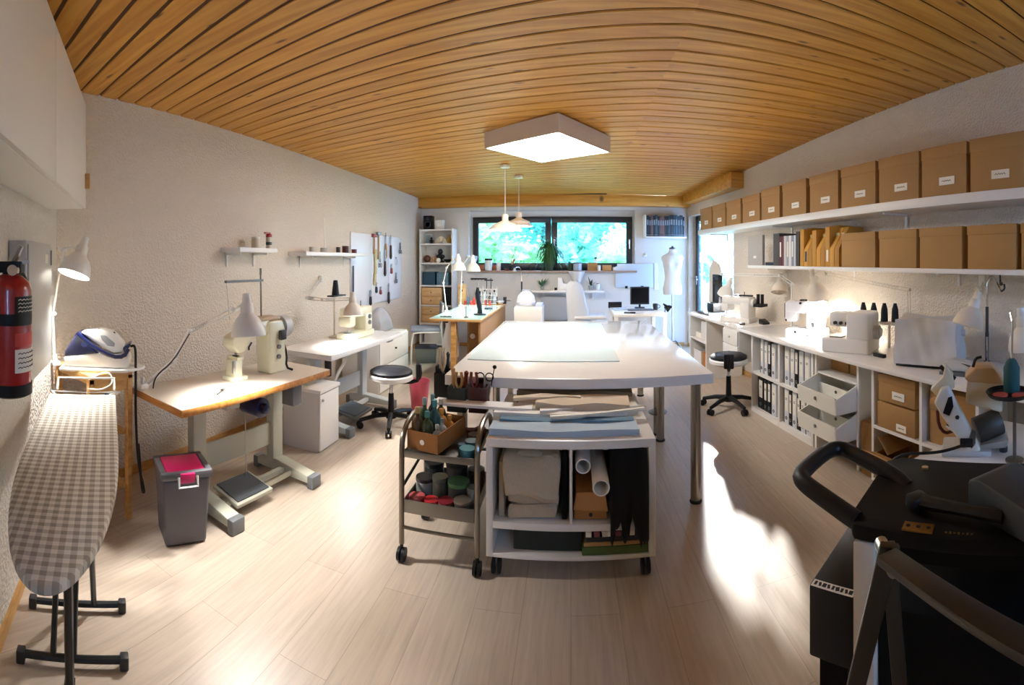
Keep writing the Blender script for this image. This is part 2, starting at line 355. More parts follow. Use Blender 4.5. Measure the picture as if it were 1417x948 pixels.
# ================================================================ generic makers
BULB = mat('#fffdf8', .5, emit=14)
def lampshade(b, c, d, r, L, neck=.25):
    # open bell: outer skin then inner skin
    pr = [(r*.30, -L), (r*.36, -L*.95), (r*.37, -L*.70), (r*.46, -L*.64), (r*.68, -L*.52), (r*.85, -L*.36), (r*.96, -L*.16), (r, 0), (r*.975, .001), (r*.93, -L*.16), (r*.82, -L*.35), (r*.65, -L*.50), (r*.42, -L*.62), (.002, -L*.64)]
    return b.lathe(pr, c, d, 24)
def spring_lamp(label, pts, head, aim, r, L, m=WHITE, watt=12, group=None, springs=True, base='clamp', col=(1, .985, .955), cat='lamp', ang=118):
    """pts: joints from the foot up to the head's neck; head: centre of the shade's rim; aim: a direction"""
    p0 = Vector(pts[0]); t = thing('desk_lamp', label, cat, p0, 0, group); N = lambda: B().set(-p0)
    aim = Vector(aim).normalized(); head = Vector(head)
    if base == 'clamp': N().box(p0 + Vector((0, 0, .012)), (.045, .05, .024)).cyl(p0, p0 + Vector((0, 0, .06)), .011).ob('clamp', m, t, bevel=.003)
    elif base == 'wall': N().box(p0, (.03, .05, .07)).ob('wall_bracket', m, t, bevel=.004)
    else: N().lathe([(.075, 0), (.08, .01), (.07, .022), (.02, .03)], p0).ob('foot', m, t)
    for k, (a, c) in enumerate(zip(pts, pts[1:])):
        a, c = Vector(a), Vector(c); u, w = frame_of(c - a); bb = N()
        if springs and (c - a).length > .12:
            for s_ in (-1, 1): bb.cyl(a + w * .011 * s_, c + w * .011 * s_, .0045, n=7)
        else: bb.cyl(a, c, .006, n=8)
        o = bb.ob('arm', m, t)
        if springs and (c - a).length > .12:
            sp = N(); q = [a.lerp(c, .12 + .3 * i / 40) + (u * math.cos(i * 1.3) + w * math.sin(i * 1.3)) * .007 for i in range(41)]
            sp.tube(q, .0015, 4).ob('spring', STEEL, o)
        N().cyl(c - u * .016, c + u * .016, .013, n=12).ob('joint', m, t)
    neck = head - aim * L * 1.05
    sh = lampshade(N(), head, aim, r, L).ob('shade', m, t)
    N().cyl(head - aim * L * .98, head - aim * L * 1.28, r * .26, r * .22, 14).ob('socket', m, t)
    N().tube([Vector(pts[-1]), neck + (Vector(pts[-1]) - neck) * .4, neck], .006, 6).ob('bracket', m, t)
    if watt:
        N().sph(head - aim * L * .42, r * .36, 12).ob('bulb', BULB, t)
        spot('lamp_light', head - aim * L * .1, head + aim, watt, col, ang, .7, r * .4)
    return t
def sewing_machine(label, loc, rz, L=.40, H=.29, D=.16, m=PLAS, cat='sewing machine', spool=True, dials=2, group=None, knobm=GREYP):
    t = thing('sewing_machine', label, cat, loc, rz, group)
    B().bx(0, L, -D/2, D/2, 0, .055).ob('bed', m, t, bevel=.012)
    B().bx(L*.66, L*.97, -D*.42, D*.42, .05, H*.8).ob('column', m, t, bevel=.018)
    B().bx(.01, L*.98, -D*.40, D*.40, H*.68, H).ob('arm', m, t, bevel=.022, seg=3)
    B().bx(.0, L*.25, -D*.39, D*.39, H*.40, H*.75).ob('head', m, t, bevel=.02)
    B().cyl((L*.96, 0, H*.78), (L*1.05, 0, H*.78), D*.27, D*.25, 20).ob('hand_wheel', m, t)
    B().cyl((L*.10, -.01, H*.42), (L*.10, -.01, H*.27), .005, n=8).ob('needle_bar', STEEL, t)
    B().box((L*.10, -.01, .062), (.03, .05, .006)).cyl((L*.12, 0, H*.42), (L*.12, 0, .065), .004, n=6).ob('presser_foot', STEEL, t)
    B().bx(L*.02, L*.22, -D*.3, D*.3, .055, .058).ob('needle_plate', STEEL, t)
    for i in range(dials): B().cyl((L*(.80), -D*.42, H*(.45 + .2*i)), (L*.80, -D*.42 - .014, H*(.45 + .2*i)), .019, n=16).ob('dial', knobm, t)
    if spool: B().cyl((L*.7, 0, H), (L*.7, 0, H + .05), .004, n=6).ob('spool_pin', BLACK, t); B().cyl((L*.55, 0, H), (L*.55, 0, H + .02), .012, n=10).ob('tension_knob', BLACK, t)
    return t
def stool(label, loc, rz, seat_z, r=.18, wh=WHITE, back=None):
    t = thing('swivel_stool', label, 'stool', loc, rz)
    B().lathe([(r*.92, 0), (r, .012), (r, .04), (r*.94, .052)], (0, 0, seat_z - .075), n=32).ob('seat_shell', wh, t)
    B().lathe([(r*.95, -.025), (r*.95, -.004), (r*.8, .012), (.03, .014)], (0, 0, seat_z), n=32).ob('seat_pad', mat('#15181f', .45, bump=.1, scale=30), t)
    B().cyl((0, 0, seat_z - .20), (0, 0, seat_z - .07), .014).ob('gas_rod', CHROME, t)
    B().cyl((0, 0, .09), (0, 0, seat_z - .19), .028, .022).cyl((0, 0, .07), (0, 0, .12), .045, .035).ob('column', BLACK, t)
    for k in range(5):
        a = 2*PI*k/5; d = Vector((math.cos(a), math.sin(a), 0)); e = d * r * 1.42
        lg = B().tube([d*.03 + Vector((0, 0, .10)), d*r*.7 + Vector((0, 0, .095)), e + Vector((0, 0, .065))], [.024, .02, .015], 8).ob('leg', BLACK, t)
        n_ = Vector((-d.y, d.x, 0)); w = B()
        for s_ in (-1, 1): w.cyl(e + n_*s_*.007 + Vector((0, 0, .027)), e + n_*s_*.024 + Vector((0, 0, .027)), .027, n=14)
        w.cyl(e + Vector((0, 0, .03)), e + Vector((0, 0, .065)), .008, n=8).ob('caster', BLACK, lg)
    if back is not None:
        d = Vector((math.cos(back), math.sin(back), 0)); n_ = Vector((-d.y, d.x, 0))
        B().tube([d*.05 + Vector((0, 0, seat_z-.1)), d*(r+.02) + Vector((0, 0, seat_z-.1)), d*(r+.06) + Vector((0, 0, seat_z-.05)), d*(r+.05) + Vector((0, 0, seat_z+.04))], .016, 8, 1).ob('back_bracket', BLACK, t)
        B().box(d*(r+.04) + Vector((0, 0, seat_z-.01)), (.04, .09, .13), (0, 0, back)).ob('back_rest', BLACK, t, bevel=.012)
    return t
def drawer_box(label, loc, rz, w, d, h, nd, m=WHITE, knob='round', name='drawer_cabinet', cat='cabinet', group=None, km=STEEL):
    t = thing(name, label, cat, loc, rz, group)
    B().bx(-w/2, w/2, 0, d, 0, h).ob('body', m, t, bevel=.003)
    hh = (h - .02) / nd
    for i in range(nd):
        o = B().bx(-w/2 + .008, w/2 - .008, -.016, 0, .012 + i*hh, .004 + (i+1)*hh).ob('drawer', m, t, bevel=.002)
        if knob == 'round': B().cyl((0, -.016, .01 + (i+.5)*hh), (0, -.034, .01 + (i+.5)*hh), .008, .011, 10).ob('knob', km, o)
        elif knob == 'hole': B().cyl((0, -.0165, .01 + (i+.5)*hh), (0, -.0175, .01 + (i+.5)*hh), .012, n=14).ob('finger_hole', INK, o)
    return t
def ibox(label, loc, rz, w, d, h, m=KRAFT, group=None, lid=.32, lab=None, name='storage_box', cat='box', lift=0.):
    """lidded cardboard box; front faces -Y, foot at z=0"""
    t = thing(name, label, cat, loc, rz, group)
    B().bx(-w/2 + .004, w/2 - .004, .004, d - .004, 0, h - .004).ob('body', m, t, bevel=.0015)
    if lid: B().bx(-w/2, w/2, 0, d, h*(1-lid), h).ob('lid', m, t, bevel=.0025)
    if lab:
        lx, lz, lwid, lh = lab
        o = B().bx(lx - lwid/2, lx + lwid/2, -.0012, .003, lz - lh/2, lz + lh/2).ob('paper_label', PAPER, t)
        scribble(INK, o, lx - lwid*.3, lx + lwid*.3, -.0018, lz, lh*.22)
    return t
def jar(label, loc, r, h, m, lidm=None, group=None, cat='jar', name='jar', lr=1.):
    t = thing(name, label, cat, loc, 0, group)
    B().lathe([(r*.9, 0), (r, .006), (r, h*.86), (r*.9, h*.92)], n=16).ob('body', m, t)
    if lidm: B().lathe([(r*1.02*lr, h*.84), (r*1.04*lr, h*.86), (r*1.02*lr, h), (r*.6*lr, h*1.01)], n=16).ob('lid', lidm, t)
    return t
def bottle(label, loc, r, h, m, capm, group=None, rot=None, cat='bottle'):
    t = thing('bottle', label, cat, loc, 0, group, rot=rot)
    B().lathe([(r*.92, 0), (r, .005), (r, h*.58), (r*.8, h*.68), (r*.36, h*.76), (r*.33, h*.86)], n=16).ob('body', m, t)
    B().lathe([(r*.44, h*.84), (r*.44, h*.98), (r*.38, h)], n=12).ob('cap', capm, t)
    return t
def pot(label, loc, r, h, m, leafm, n_leaf=26, leaf=.16, seed=1, droop=1., cat='potted plant', w=.012):
    t = thing('potted_plant', label, cat, loc); rnd = random.Random(seed)
    B().lathe([(r*.75, 0), (r, h), (r*.9, h), (r*.86, h*.9), (.002, h*.88)], n=18).ob('pot', m, t)
    b = B()
    for _ in range(n_leaf):
        a = rnd.uniform(0, 2*PI); L = leaf * rnd.uniform(.6, 1.1); up = rnd.uniform(.4, 1.) ; d = Vector((math.cos(a), math.sin(a), 0)); s_ = Vector((-d.y, d.x, 0)); P = []
        for i in range(6):
            q = i / 5; c = Vector((0, 0, h*.9)) + d * L * q * .8 + Vector((0, 0, L * (up * q * 1.3 - droop * q * q * .95))); ww = w * (math.sin(PI * min(1, q*.9 + .12)))
            P.append((b.v(c - s_ * ww), b.v(c + s_ * ww)))
        for i in range(5): b.f([P[i][0], P[i][1], P[i+1][1], P[i+1][0]])
    b.ob('leaves', leafm, t)
    return t

# ================================================================ LEFT: cabinet, fuse box, extinguisher on the near wall
la, za = nw(68, 290, 0); CD = .2
ctop = 2.2
t = thing('wall_cabinet', 'white wall cabinet hung high on the near left wall above the fuse box', 'cabinet', nwp(la, 0, za), NA)
B().bx(0, 1.7, .001, CD - .018, 0, ctop - za).ob('body', WHITE, t, bevel=.003)
for i in (0, 1):
    o = B().bx(.003 + .85*i, .847 + .85*i, CD - .018, CD, .003, ctop - za - .003).ob('door', WHITE, t, bevel=.002)
    if not i: B().bx(.03, .05, CD, CD + .025, .1, .18).ob('handle', PINE, o, bevel=.004)
lf, zt = nw(50, 338, 0); zb = nw(50, 500, 0)[1]; FD = .07
t = thing('fuse_box', 'light grey metal fuse box on the near wall behind the fire extinguisher', 'fuse box', nwp(lf, 0, zb), NA)
GB = mat('#b9b8b4', .4)
B().bx(0, .46, .001, FD, 0, zt - zb).ob('housing', GB, t, bevel=.004)
o = B().bx(.015, .445, FD, FD + .008, .015, zt - zb - .015).ob('door', GB, t, bevel=.003)
B().bx(.03, .045, FD + .008, FD + .013, zt - zb - .10, zt - zb - .03).ob('latch', GREYP, o, bevel=.002)
B().bx(.10, .16, FD + .008, FD + .009, zt - zb - .09, zt - zb - .05).ob('sticker', PAPER, o)
# fire extinguisher
lc, zc = nw(14, 545, .16); le, ze = nw(14, 350, .16)
t = thing('fire_extinguisher', 'red fire extinguisher with black valve and hose hung beside the fuse box', 'fire extinguisher', nwp(lc, .16, zc), NA); Hh = ze - zc
r = .056
B().lathe([(r*.8, .02), (r, .03), (r, Hh*.74), (r*.92, Hh*.79), (r*.6, Hh*.835), (r*.35, Hh*.85)], n=28).ob('cylinder', RED, t)
B().lathe([(r*.85, 0), (r*1.04, .006), (r*1.04, .035)], n=28).ob('base_ring', BLACK, t)
B().lathe([(r*1.02, 0), (r*1.03, .02), (r*1.02, .03)], (0, 0, Hh*.5), n=28, cap=False).bx(-.02, .02, -.1, -r, Hh*.5, Hh*.5+.03).ob('strap', BLACK, t)
B().cyl((0, 0, Hh*.84), (0, 0, Hh*.93), .02).box((0, 0, Hh*.90), (.035, .07, .03)).ob('valve', BLACK, t, bevel=.004)
B().tube([(.0, .0, Hh*.92), (.0, .012, Hh*.97), (.0, .03, Hh*1.05)], [.010, .012, .008], 8).box((.0, .025, Hh*.925), (.018, .06, .008), (.2, 0, 0)).ob('lever', STEEL, t)
B().cyl((.03, .02, Hh*.88), (.048, .02, Hh*.88), .014, n=14).ob('gauge', CHROME, t)
B().tube([(-.02, 0, Hh*.88), (-.07, .02, Hh*.84), (-.072, .03, Hh*.6), (-.07, .03, Hh*.3)], .009, 8, 2).ob('hose', BLACK, t)
for k, (z0, z1, m_) in enumerate(((.18, .34, PAPER), (.36, .45, mat('#c9413d', .5)), (.57, .70, BLACK))):
    b = B(); A0, A1 = PI*.16, PI*.62
    b.grid(lambda u, v: (math.cos(A0+(A1-A0)*u)*(r+.0012), math.sin(A0+(A1-A0)*u)*(r+.0012), Hh*(z0+(z1-z0)*v)), 10, 1)
    o = b.ob('label', m_, t)
    if k != 1:
        for q in range(4):
            zz = Hh*(z0 + (z1-z0)*(.2+.2*q)); b = B().tube([(math.cos(A0+.15+(A1-A0-.3)*i/12)*(r+.0018), math.sin(A0+.15+(A1-A0-.3)*i/12)*(r+.0018), zz + (.003 if i % 2 else 0)) for i in range(13)], .0011, 4).ob('print', INK if k == 0 else PAPER, o)
# ================================================================ pine stand with the steam station
SX0, SX1, SY0, SY1, SH = -2.37, -1.99, 1.165, 1.43, .79
t = thing('pine_stand', 'small pine stand with shelves in the corner, under the steam iron', 'stand', ((SX0+SX1)/2, (SY0+SY1)/2, 0)); w, d = (SX1-SX0)/2, (SY1-SY0)/2
for sx in (-1, 1):
    for sy in (-1, 1): B().box((sx*(w-.015), sy*(d-.015), SH/2-.01), (.03, .03, SH-.02)).ob('leg', PINE, t, bevel=.002)
B().bx(-w, w, -d, d, SH-.045, SH).ob('top', PINE, t, bevel=.003)
for z in (.18, .46):
    b = B()
    for i in range(4): b.box((0, -d+.035+(2*d-.07)*i/3, z), (2*w-.03, .045, .014))
    b.ob('shelf', PINE, t, bevel=.002)
for sx in (-1, 1): B().bx(sx*(w-.015)-.008, sx*(w-.015)+.008, -d+.03, d-.03, SH-.10, SH-.045).ob('side_rail', PINE, t)
bottle('blue-capped spray bottle on the middle shelf of the pine stand', (-2.10, 1.34, .468), .032, .2, mat('#dfe6ea', .3), mat('#2f6fb0', .4))
t = thing('glove', 'black work glove slumped on the bottom shelf of the pine stand', 'glove', (-2.14, 1.31, .192), .3)
B().sph((0, 0, .045), (.06, .045, .045), 12).sph((.05, .03, .07), (.035, .03, .05), 10).ob('palm', BLK2, t)
for i in range(4): B().tube([(-.02+.022*i, .01, .06), (-.03+.03*i, .02, .12), (-.03+.034*i, .01, .155)], .011, 7, 1).ob('finger', BLK2, t)
t = tag(B().grid(lambda u, v: (-2.32 + .1*u, 1.22 + .16*v, .212 + .02*math.sin(5*u)*math.cos(4*v) + .05*u*v), 8, 8).ob('paper_bag', PAPER, solid=.002), 'crumpled white paper on the bottom shelf of the pine stand', 'paper')
# rest tray + steam station
th = math.radians(50); tc = Vector((-2.13, 1.30, SH))
t = thing('iron_rest', 'flat white iron rest plate under the steam iron', 'iron rest', tc, th)
B().prism([(-.19, -.11), (.16, -.11), (.24, -.03), (.255, .0), (.24, .03), (.16, .11), (-.19, .11)], 'z', .0, .016).ob('plate', PLAS, t, bevel=.005)
B().prism([(-.14, -.08), (.12, -.08), (.2, 0), (.12, .08), (-.14, .08)], 'z', .016, .019).ob('pad', mat('#d8d8d6', .6), t)
t = thing('steam_iron', 'navy and white steam generator iron on the pine stand', 'iron', tc + Vector((0, 0, .019)), th)
prof = [(-.17, 0), (.17, 0), (.178, .03), (.17, .06), (.0, .075), (-.172, .05)]
B().prism(prof, 'y', -.085, .085).ob('base', PLAS, t, bevel=.012, seg=3)
B().prism([(-.172, .052), (.02, .07), (-.01, .095), (-.085, .175), (-.105, .175), (-.165, .08)], 'y', -.08, .08).ob('water_tank', NAVY, t, bevel=.014, seg=3)
B().tube([(-.10, -.082, .178), (-.085, -.082, .165), (.0, -.082, .10), (.09, -.082, .058), (.15, -.082, .06), (.17, -.07, .10)], .011, 8, 1).ob('cord_channel', NAVY, t)
bb = B().prism([(-.092, .178), (.02, .195), (.085, .18), (.15, .115), (.145, .078), (.09, .072), (.0, .115)], 'y', -.055, .055).ob('iron_body', PLAS, t, bevel=.018, seg=3)
B().prism([(.02, .165), (.05, .165), (.1, .125), (.095, .105), (.06, .11), (.03, .14)], 'y', -.0575, .0575).ob('handle_opening', mat('#8d8f92', .5), bb, bevel=.004)
for i in range(3): B().sph((.01+.04*i, -.02, .19-.008*i), (.008, .008, .006), 8).ob('button', INK, bb)
B().cyl((-.06, -.081, .12), (-.06, -.085, .12), .016, n=16).ob('emblem', mat('#34407c', .3), t)
B().prism([(.135, .10), (.178, .125), (.182, .115), (.15, .07)], 'y', -.05, .05).ob('heel', NAVY, t, bevel=.005)
k0 = tc + Vector((math.cos(th)*.18, math.sin(th)*.18, .12))
tag(B().tube([k0, k0 + Vector((.04, .0, .01)), (-1.955, 1.425, .8), (-1.95, 1.42, .55), (-1.94, 1.43, .3), (-1.92, 1.46, .16), (-1.96, 1.47, .14), (-1.965, 1.45, .4)], .007, 8, 2).ob('cable', BLACK), 'black power cable hanging from the steam iron beside the pine stand', 'cable')
# lamp on the stand
p = [pd(76, 505, 2.55), pd(75, 455, 2.55), pd(73, 435, 2.55), pd(82, 395, 2.5), pd(100, 345, 2.45)]
p[0].z = SH
spring_lamp('white desk lamp clamped to the pine stand, shining on the near wall', [p[0], p[2], pd(88, 345, 2.5)], pd(102, 380, 2.40), Vector((.08, -.42, -1)), .088, .165, watt=24, springs=False, ang=100)
# ================================================================ ironing board
IO = Vector((-1.86, 1.05, 0)); IA = math.atan2(-.54, .84); IZ = .75
t = thing('ironing_board', 'ironing board with grey gingham cover and black tubular legs along the near wall', 'ironing board', IO, IA)
gh = bpy.data.materials.new('gingham_cover'); gh.use_nodes = True
n = gh.node_tree.nodes; l = gh.node_tree.links; pb = n['Principled BSDF']; pb.inputs['Roughness'].default_value = .9
tcn = n.new('ShaderNodeTexCoord'); sx = n.new('ShaderNodeSeparateXYZ'); l.new(tcn.outputs['Object'], sx.inputs[0]); ms = []
for ax in (0, 1):
    a = n.new('ShaderNodeMath'); a.operation = 'MULTIPLY'; a.inputs[1].default_value = 1/.028; l.new(sx.outputs[ax], a.inputs[0])
    f_ = n.new('ShaderNodeMath'); f_.operation = 'FRACT'; l.new(a.outputs[0], f_.inputs[0])
    g_ = n.new('ShaderNodeMath'); g_.operation = 'GREATER_THAN'; g_.inputs[1].default_value = .5; l.new(f_.outputs[0], g_.inputs[0]); ms.append(g_)
s2_ = n.new('ShaderNodeMath'); s2_.operation = 'ADD'; l.new(ms[0].outputs[0], s2_.inputs[0]); l.new(ms[1].outputs[0], s2_.inputs[1])
hf = n.new('ShaderNodeMath'); hf.operation = 'MULTIPLY'; hf.inputs[1].default_value = .5; l.new(s2_.outputs[0], hf.inputs[0])
cr = n.new('ShaderNodeValToRGB'); cr.color_ramp.elements[0].color = lin('#ece5d8'); cr.color_ramp.elements[1].color = lin('#a99e8e'); l.new(hf.outputs[0], cr.inputs[0]); l.new(cr.outputs[0], pb.inputs['Base Color'])
nzz = n.new('ShaderNodeTexNoise'); nzz.inputs['Scale'].default_value = 14; l.new(tcn.outputs['Object'], nzz.inputs['Vector'])
bmpn = n.new('ShaderNodeBump'); bmpn.inputs['Strength'].default_value = .5; bmpn.inputs['Distance'].default_value = .02; l.new(nzz.outputs['Fac'], bmpn.inputs['Height']); l.new(bmpn.outputs['Normal'], pb.inputs['Normal'])
out = []
Lb = 1.26
def hw(x):
    q = x / Lb
    return .155 if q < .45 else .155 * math.sqrt(max(0, 1 - ((q - .45) / .55) ** 2.3))
N_ = 36; up = [(Lb*(1-math.cos(PI*.5*i/N_))*0 + Lb * math.sin(PI*.5*i/N_), 0) for i in range(N_+1)]
xs_ = [u[0] for u in up]; out = [(x, hw(x)) for x in xs_] + [(x, -hw(x)) for x in xs_[::-1][1:]]
b = B().rings([[(x*.985+.008, y*.95, IZ-.028) for x, y in out], [(x, y, IZ-.02) for x, y in out], [(x, y, IZ-.006) for x, y in out], [(x*.99+.005, y*.97, IZ) for x, y in out]])
b.ob('cover', gh, t, ang=60)
b = B()
for z, x in ((IZ-.03, -.03),): b.tube([(0, -.13, z), (-.05, -.13, z+.01), (-.07, -.15, z+.02), (-.07, .17, z+.02), (-.05, .13, z+.01), (0, .13, z)], .009, 8)
b.tube([(-.04, -.12, IZ+.01), (-.10, -.12, IZ+.05), (-.10, .15, IZ+.05), (-.04, .15, IZ+.01)], .006, 8)
b.ob('rest_rail', PLAS, t)
BS = mat('#17191b', .4)
for j, (xf, xt, y0) in enumerate(((.33, .80, .03), (.58, .25, -.03))):
    lgx = B()
    for s_ in (-1, 1): lgx.tube([(xf, y0 + s_*.035, .03), (xt, y0 + s_*.035, IZ-.035)], .011, 8)
    o = lgx.ob('leg_frame', BS, t)
    B().tube([(xf, -.17, .028), (xf, .17, .028)], .012, 8).ob('foot_bar', BS, o)
    for s_ in (-1, 1): B().box((xf, s_*.175, .022), (.032, .03, .044)).ob('rubber_foot', CHAR, o, bevel=.005)
B().tube([(.68, 0, .02), (.72, 0, .3), (.80, 0, IZ-.03)], .015, 8).box((.68, 0, .02), (.034, .034, .04)).ob('support_leg', BS, t)
tag(B().tube([pd(123, 525, 2.3), pd(150, 512, 2.35), pd(158, 530, 2.3), pd(140, 540, 2.2), pd(122, 538, 2.15)], .004, 6, 2).ob('cable', PLAS), 'thin white cable looped over the far end of the ironing board', 'cable')
# ================================================================ waste bin
bp = Vector((-1.722, 1.54, 0)); br_ = math.radians(62)
t = thing('waste_bin', 'dark grey swing-top waste bin with magenta flap beside the sewing table', 'waste bin', bp, br_)
GB2 = mat('#57545a', .42); MAG = mat('#c8165f', .4)
B().box((0, 0, .165), (.205, .185, .33), top=1.16, topy=1.16).ob('body', GB2, t, bevel=.018, seg=3)
B().bx(-.127, .127, -.115, -.085, .325, .36).bx(-.127, .127, .085, .115, .325, .36).bx(-.127, -.097, -.085, .085, .325, .36).bx(.097, .127, -.085, .085, .325, .36).ob('rim', mat('#5c5c60', .4), t, bevel=.006)
B().box((0, .0, .352), (.19, .165, .012), (.06, 0, 0)).ob('flap', MAG, t, bevel=.004)
B().box((-.0, -.118, .335), (.07, .014, .045)).ob('clip', MAG, t, bevel=.003)
B().tube([(-.045, -.125, .345), (-.045, -.135, .30), (.045, -.135, .30), (.045, -.125, .345)], .006, 6).ob('handle', GREYLT, t)
# ================================================================ industrial sewing table
TZ = .68; tc = Vector((-1.75, 2.0, 0)); ta = math.radians(83.5)
def sew_table(label, loc, rz, L, D, top, edge, stand, col2, lx, group=None, mark=None):
    t = thing('sewing_table', label, 'table', loc, rz)
    o = B().bx(-L/2, L/2, -D/2, D/2, TZ-.038, TZ-.002).ob('table_edge', edge, t, bevel=.004)
    B().bx(-L/2+.002, L/2-.002, -D/2+.002, D/2-.002, TZ-.004, TZ).ob('table_top', top, t)
    for x in lx:
        lg = B().bx(x-.045, x+.045, .06, .12, .08, TZ-.038).ob('leg', stand, t, bevel=.006)
        B().prism([(-.24, .03), (-.24, .07), (.02, .105), (.16, .105), (.24, .06), (.24, .03)], 'x', x-.04, x+.04).ob('foot', stand, lg, bevel=.006)
        B().bx(x-.045, x+.045, -.215, .20, TZ-.065, TZ-.038).ob('bracket', stand, lg, bevel=.003)
        for y in (-.235, .225): B().box((x, y, .038), (.085, .045, .075)).ob('foot_cap', GREYP, lg, bevel=.008)
    B().bx(lx[0], lx[1], .085, .10, .19, .33).ob('cross_beam', stand, t, bevel=.003)
    return t
st = sew_table('industrial sewing table with wood-edged pale top, left by the waste bin', tc, ta, 1.13, .47, mat('#dccfc0', .35), OAKEDGE, STAND, None, (-.23, .40))
b = B().bx(-.23, .40, -.03, -.0, .045, .075).bx(-.23, .40, -.09, -.075, .045, .07); b.ob('treadle_bar', STAND, st)
pdl = B().box((-.02, -.06, .085), (.27, .21, .022), (.16, 0, .0)).ob('pedal', STAND, st, bevel=.004)
B().box((-.02, -.06, .10), (.235, .18, .006), (.16, 0, 0)).ob('rubber_mat', mat('#4a4f54', .7, bump=.3, scale=200), pdl)
B().cyl((.06, .0, .1), (.07, .02, TZ-.05), .004, n=6).ob('pull_rod', STEEL, st)
B().bx(.26, .34, -.19, -.10, TZ-.17, TZ-.04).ob('switch_box', GREYP, st, bevel=.005)
mo = B().cyl((.10, .05, TZ-.16), (.10, -.10, TZ-.16), .055, n=20).cyl((.10, -.10, TZ-.16), (.10, -.13, TZ-.16), .03, n=16).box((.10, .0, TZ-.08), (.06, .1, .08)).ob('motor', NAVY, st, bevel=.003)
# post-bed machine
def onT(x, y, z=0): 
    return Vector((tc.x + x*math.cos(ta) - y*math.sin(ta), tc.y + x*math.sin(ta) + y*math.cos(ta), TZ + z))
t = thing('post_bed_sewing_machine', 'cream industrial post-bed sewing machine on the wood-edged table', 'sewing machine', onT(-.035, .02), ta)
B().prism([(.26, 0), (.40, 0), (.395, .27), (.37, .32), (.25, .32), (.25, .2)], 'y', -.06, .06).ob('column', CREAM, t, bevel=.012, seg=3)
B().prism([(-.03, .20), (.02, .155), (.07, .165), (.12, .235), (.26, .235), (.28, .33), (.14, .335), (.1, .30), (.0, .265), (-.03, .25)], 'y', -.045, .045).ob('arm', CREAM, t, bevel=.012, seg=3)
B().bx(.10, .36, -.05, .05, .325, .345).ob('top_cover', mat('#c2a98a', .4), t, bevel=.004)
B().bx(-.012, .05, -.04, .04, 0, .12).bx(-.03, .085, -.05, .05, 0, .025).bx(.0, .055, -.048, .048, .118, .138).ob('post', CREAM, t, bevel=.008)
B().bx(-.025, -.005, -.044, -.03, .05, .12).ob('bobbin_case', STEEL, t, bevel=.003)
B().cyl((.02, -.01, .165), (.02, -.01, .145), .006, n=8).cyl((.035, 0, .17), (.035, 0, .142), .007, n=8).ob('needle_bar', STEEL, t)
B().box((.02, -.015, .142), (.02, .04, .004)).ob('presser_foot', BLACK, t)
B().bx(.085, .115, -.035, .03, .30, .375).ob('lamp_housing', BLACK, t, bevel=.006)
B().cyl((.40, 0, .27), (.46, 0, .27), .07, n=24).cyl((.46, 0, .27), (.475, 0, .27), .05, n=20).ob('hand_wheel', GREYLT, t)
B().bx(.33, .38, -.085, -.06, .20, .26).ob('motor_pack', CHAR, t, bevel=.006)
for zz in (.10, .16): B().cyl((.33, -.06, zz), (.33, -.072, zz), .014, n=14).ob('dial', GREYP, t)
B().tube([(.11, -.05, .21), (.08, -.06, .19), (.075, -.065, .175)], .006, 6).ob('lever', BLACK, t)
B().cyl((.27, .03, .34), (.265, .03, .60), .005, n=8).cyl((.265, .03, .60), (.265, .03, .64), .007, n=8).box((.13, .03, .565), (.30, .02, .014)).ob('thread_stand', DKSTEEL, t)
B().cyl((-.015, .03, .565), (-.015, .0, .35), .0012, n=5).ob('thread', mat('#8a8378', .8), t)
B().tube([(.40, -.03, .20), (.42, -.05, .1), (.40, -.06, .02), (.43, -.09, .005)], .007, 6, 1).ob('knee_lift', BLACK, t)
tag(B().set(onT(-.25, -.13), (0, 0, ta + .5)).box((0, 0, .004), (.07, .012, .006)).box((.045, 0, .006), (.03, .018, .012)).ob('screwdriver', DKSTEEL, bevel=.002), 'small screwdriver lying on the wood-edged table left of the machine', 'tool')
# spring lamp clamped at the table's left end
jb = onT(-.53, .18, .001); j1 = pd(262, 458, 2.75); j2 = pd(326, 428, 2.5)
t = spring_lamp('white spring-arm lamp clamped to the left end of the wood-edged table', [jb, pd(240, 500, 2.6), j1, j2], pd(344, 465, 2.30), Vector((.12, -.05, -1)), .088, .165, watt=30)
tag(B().tube([pd(262, 462, 2.7), pd(240, 500, 2.55), pd(215, 520, 2.5), pd(211, 540, 2.48), pd(213, 548, 2.5)], .004, 6, 2).ob('cable', BLACK), 'black lamp cable drooping over the left end of the wood-edged table', 'cable')
# ================================================================ grey-white cabinet between the tables
t = thing('side_cabinet', 'narrow white metal cabinet standing between the two sewing tables', 'cabinet', (-1.86, 2.94, 0), PI/2)
B().bx(-.14, .14, -.155, .15, .0, .42).ob('body', WHT2, t, bevel=.004)
B().bx(-.145, .145, -.18, .16, .42, .445).ob('top', WHITE, t, bevel=.004)
o = B().bx(-.135, .135, -.172, -.156, .012, .412).ob('door', WHITE, t, bevel=.003)
B().cyl((-.11, -.172, .37), (-.11, -.186, .37), .009, n=10).ob('lock', STEEL, o)
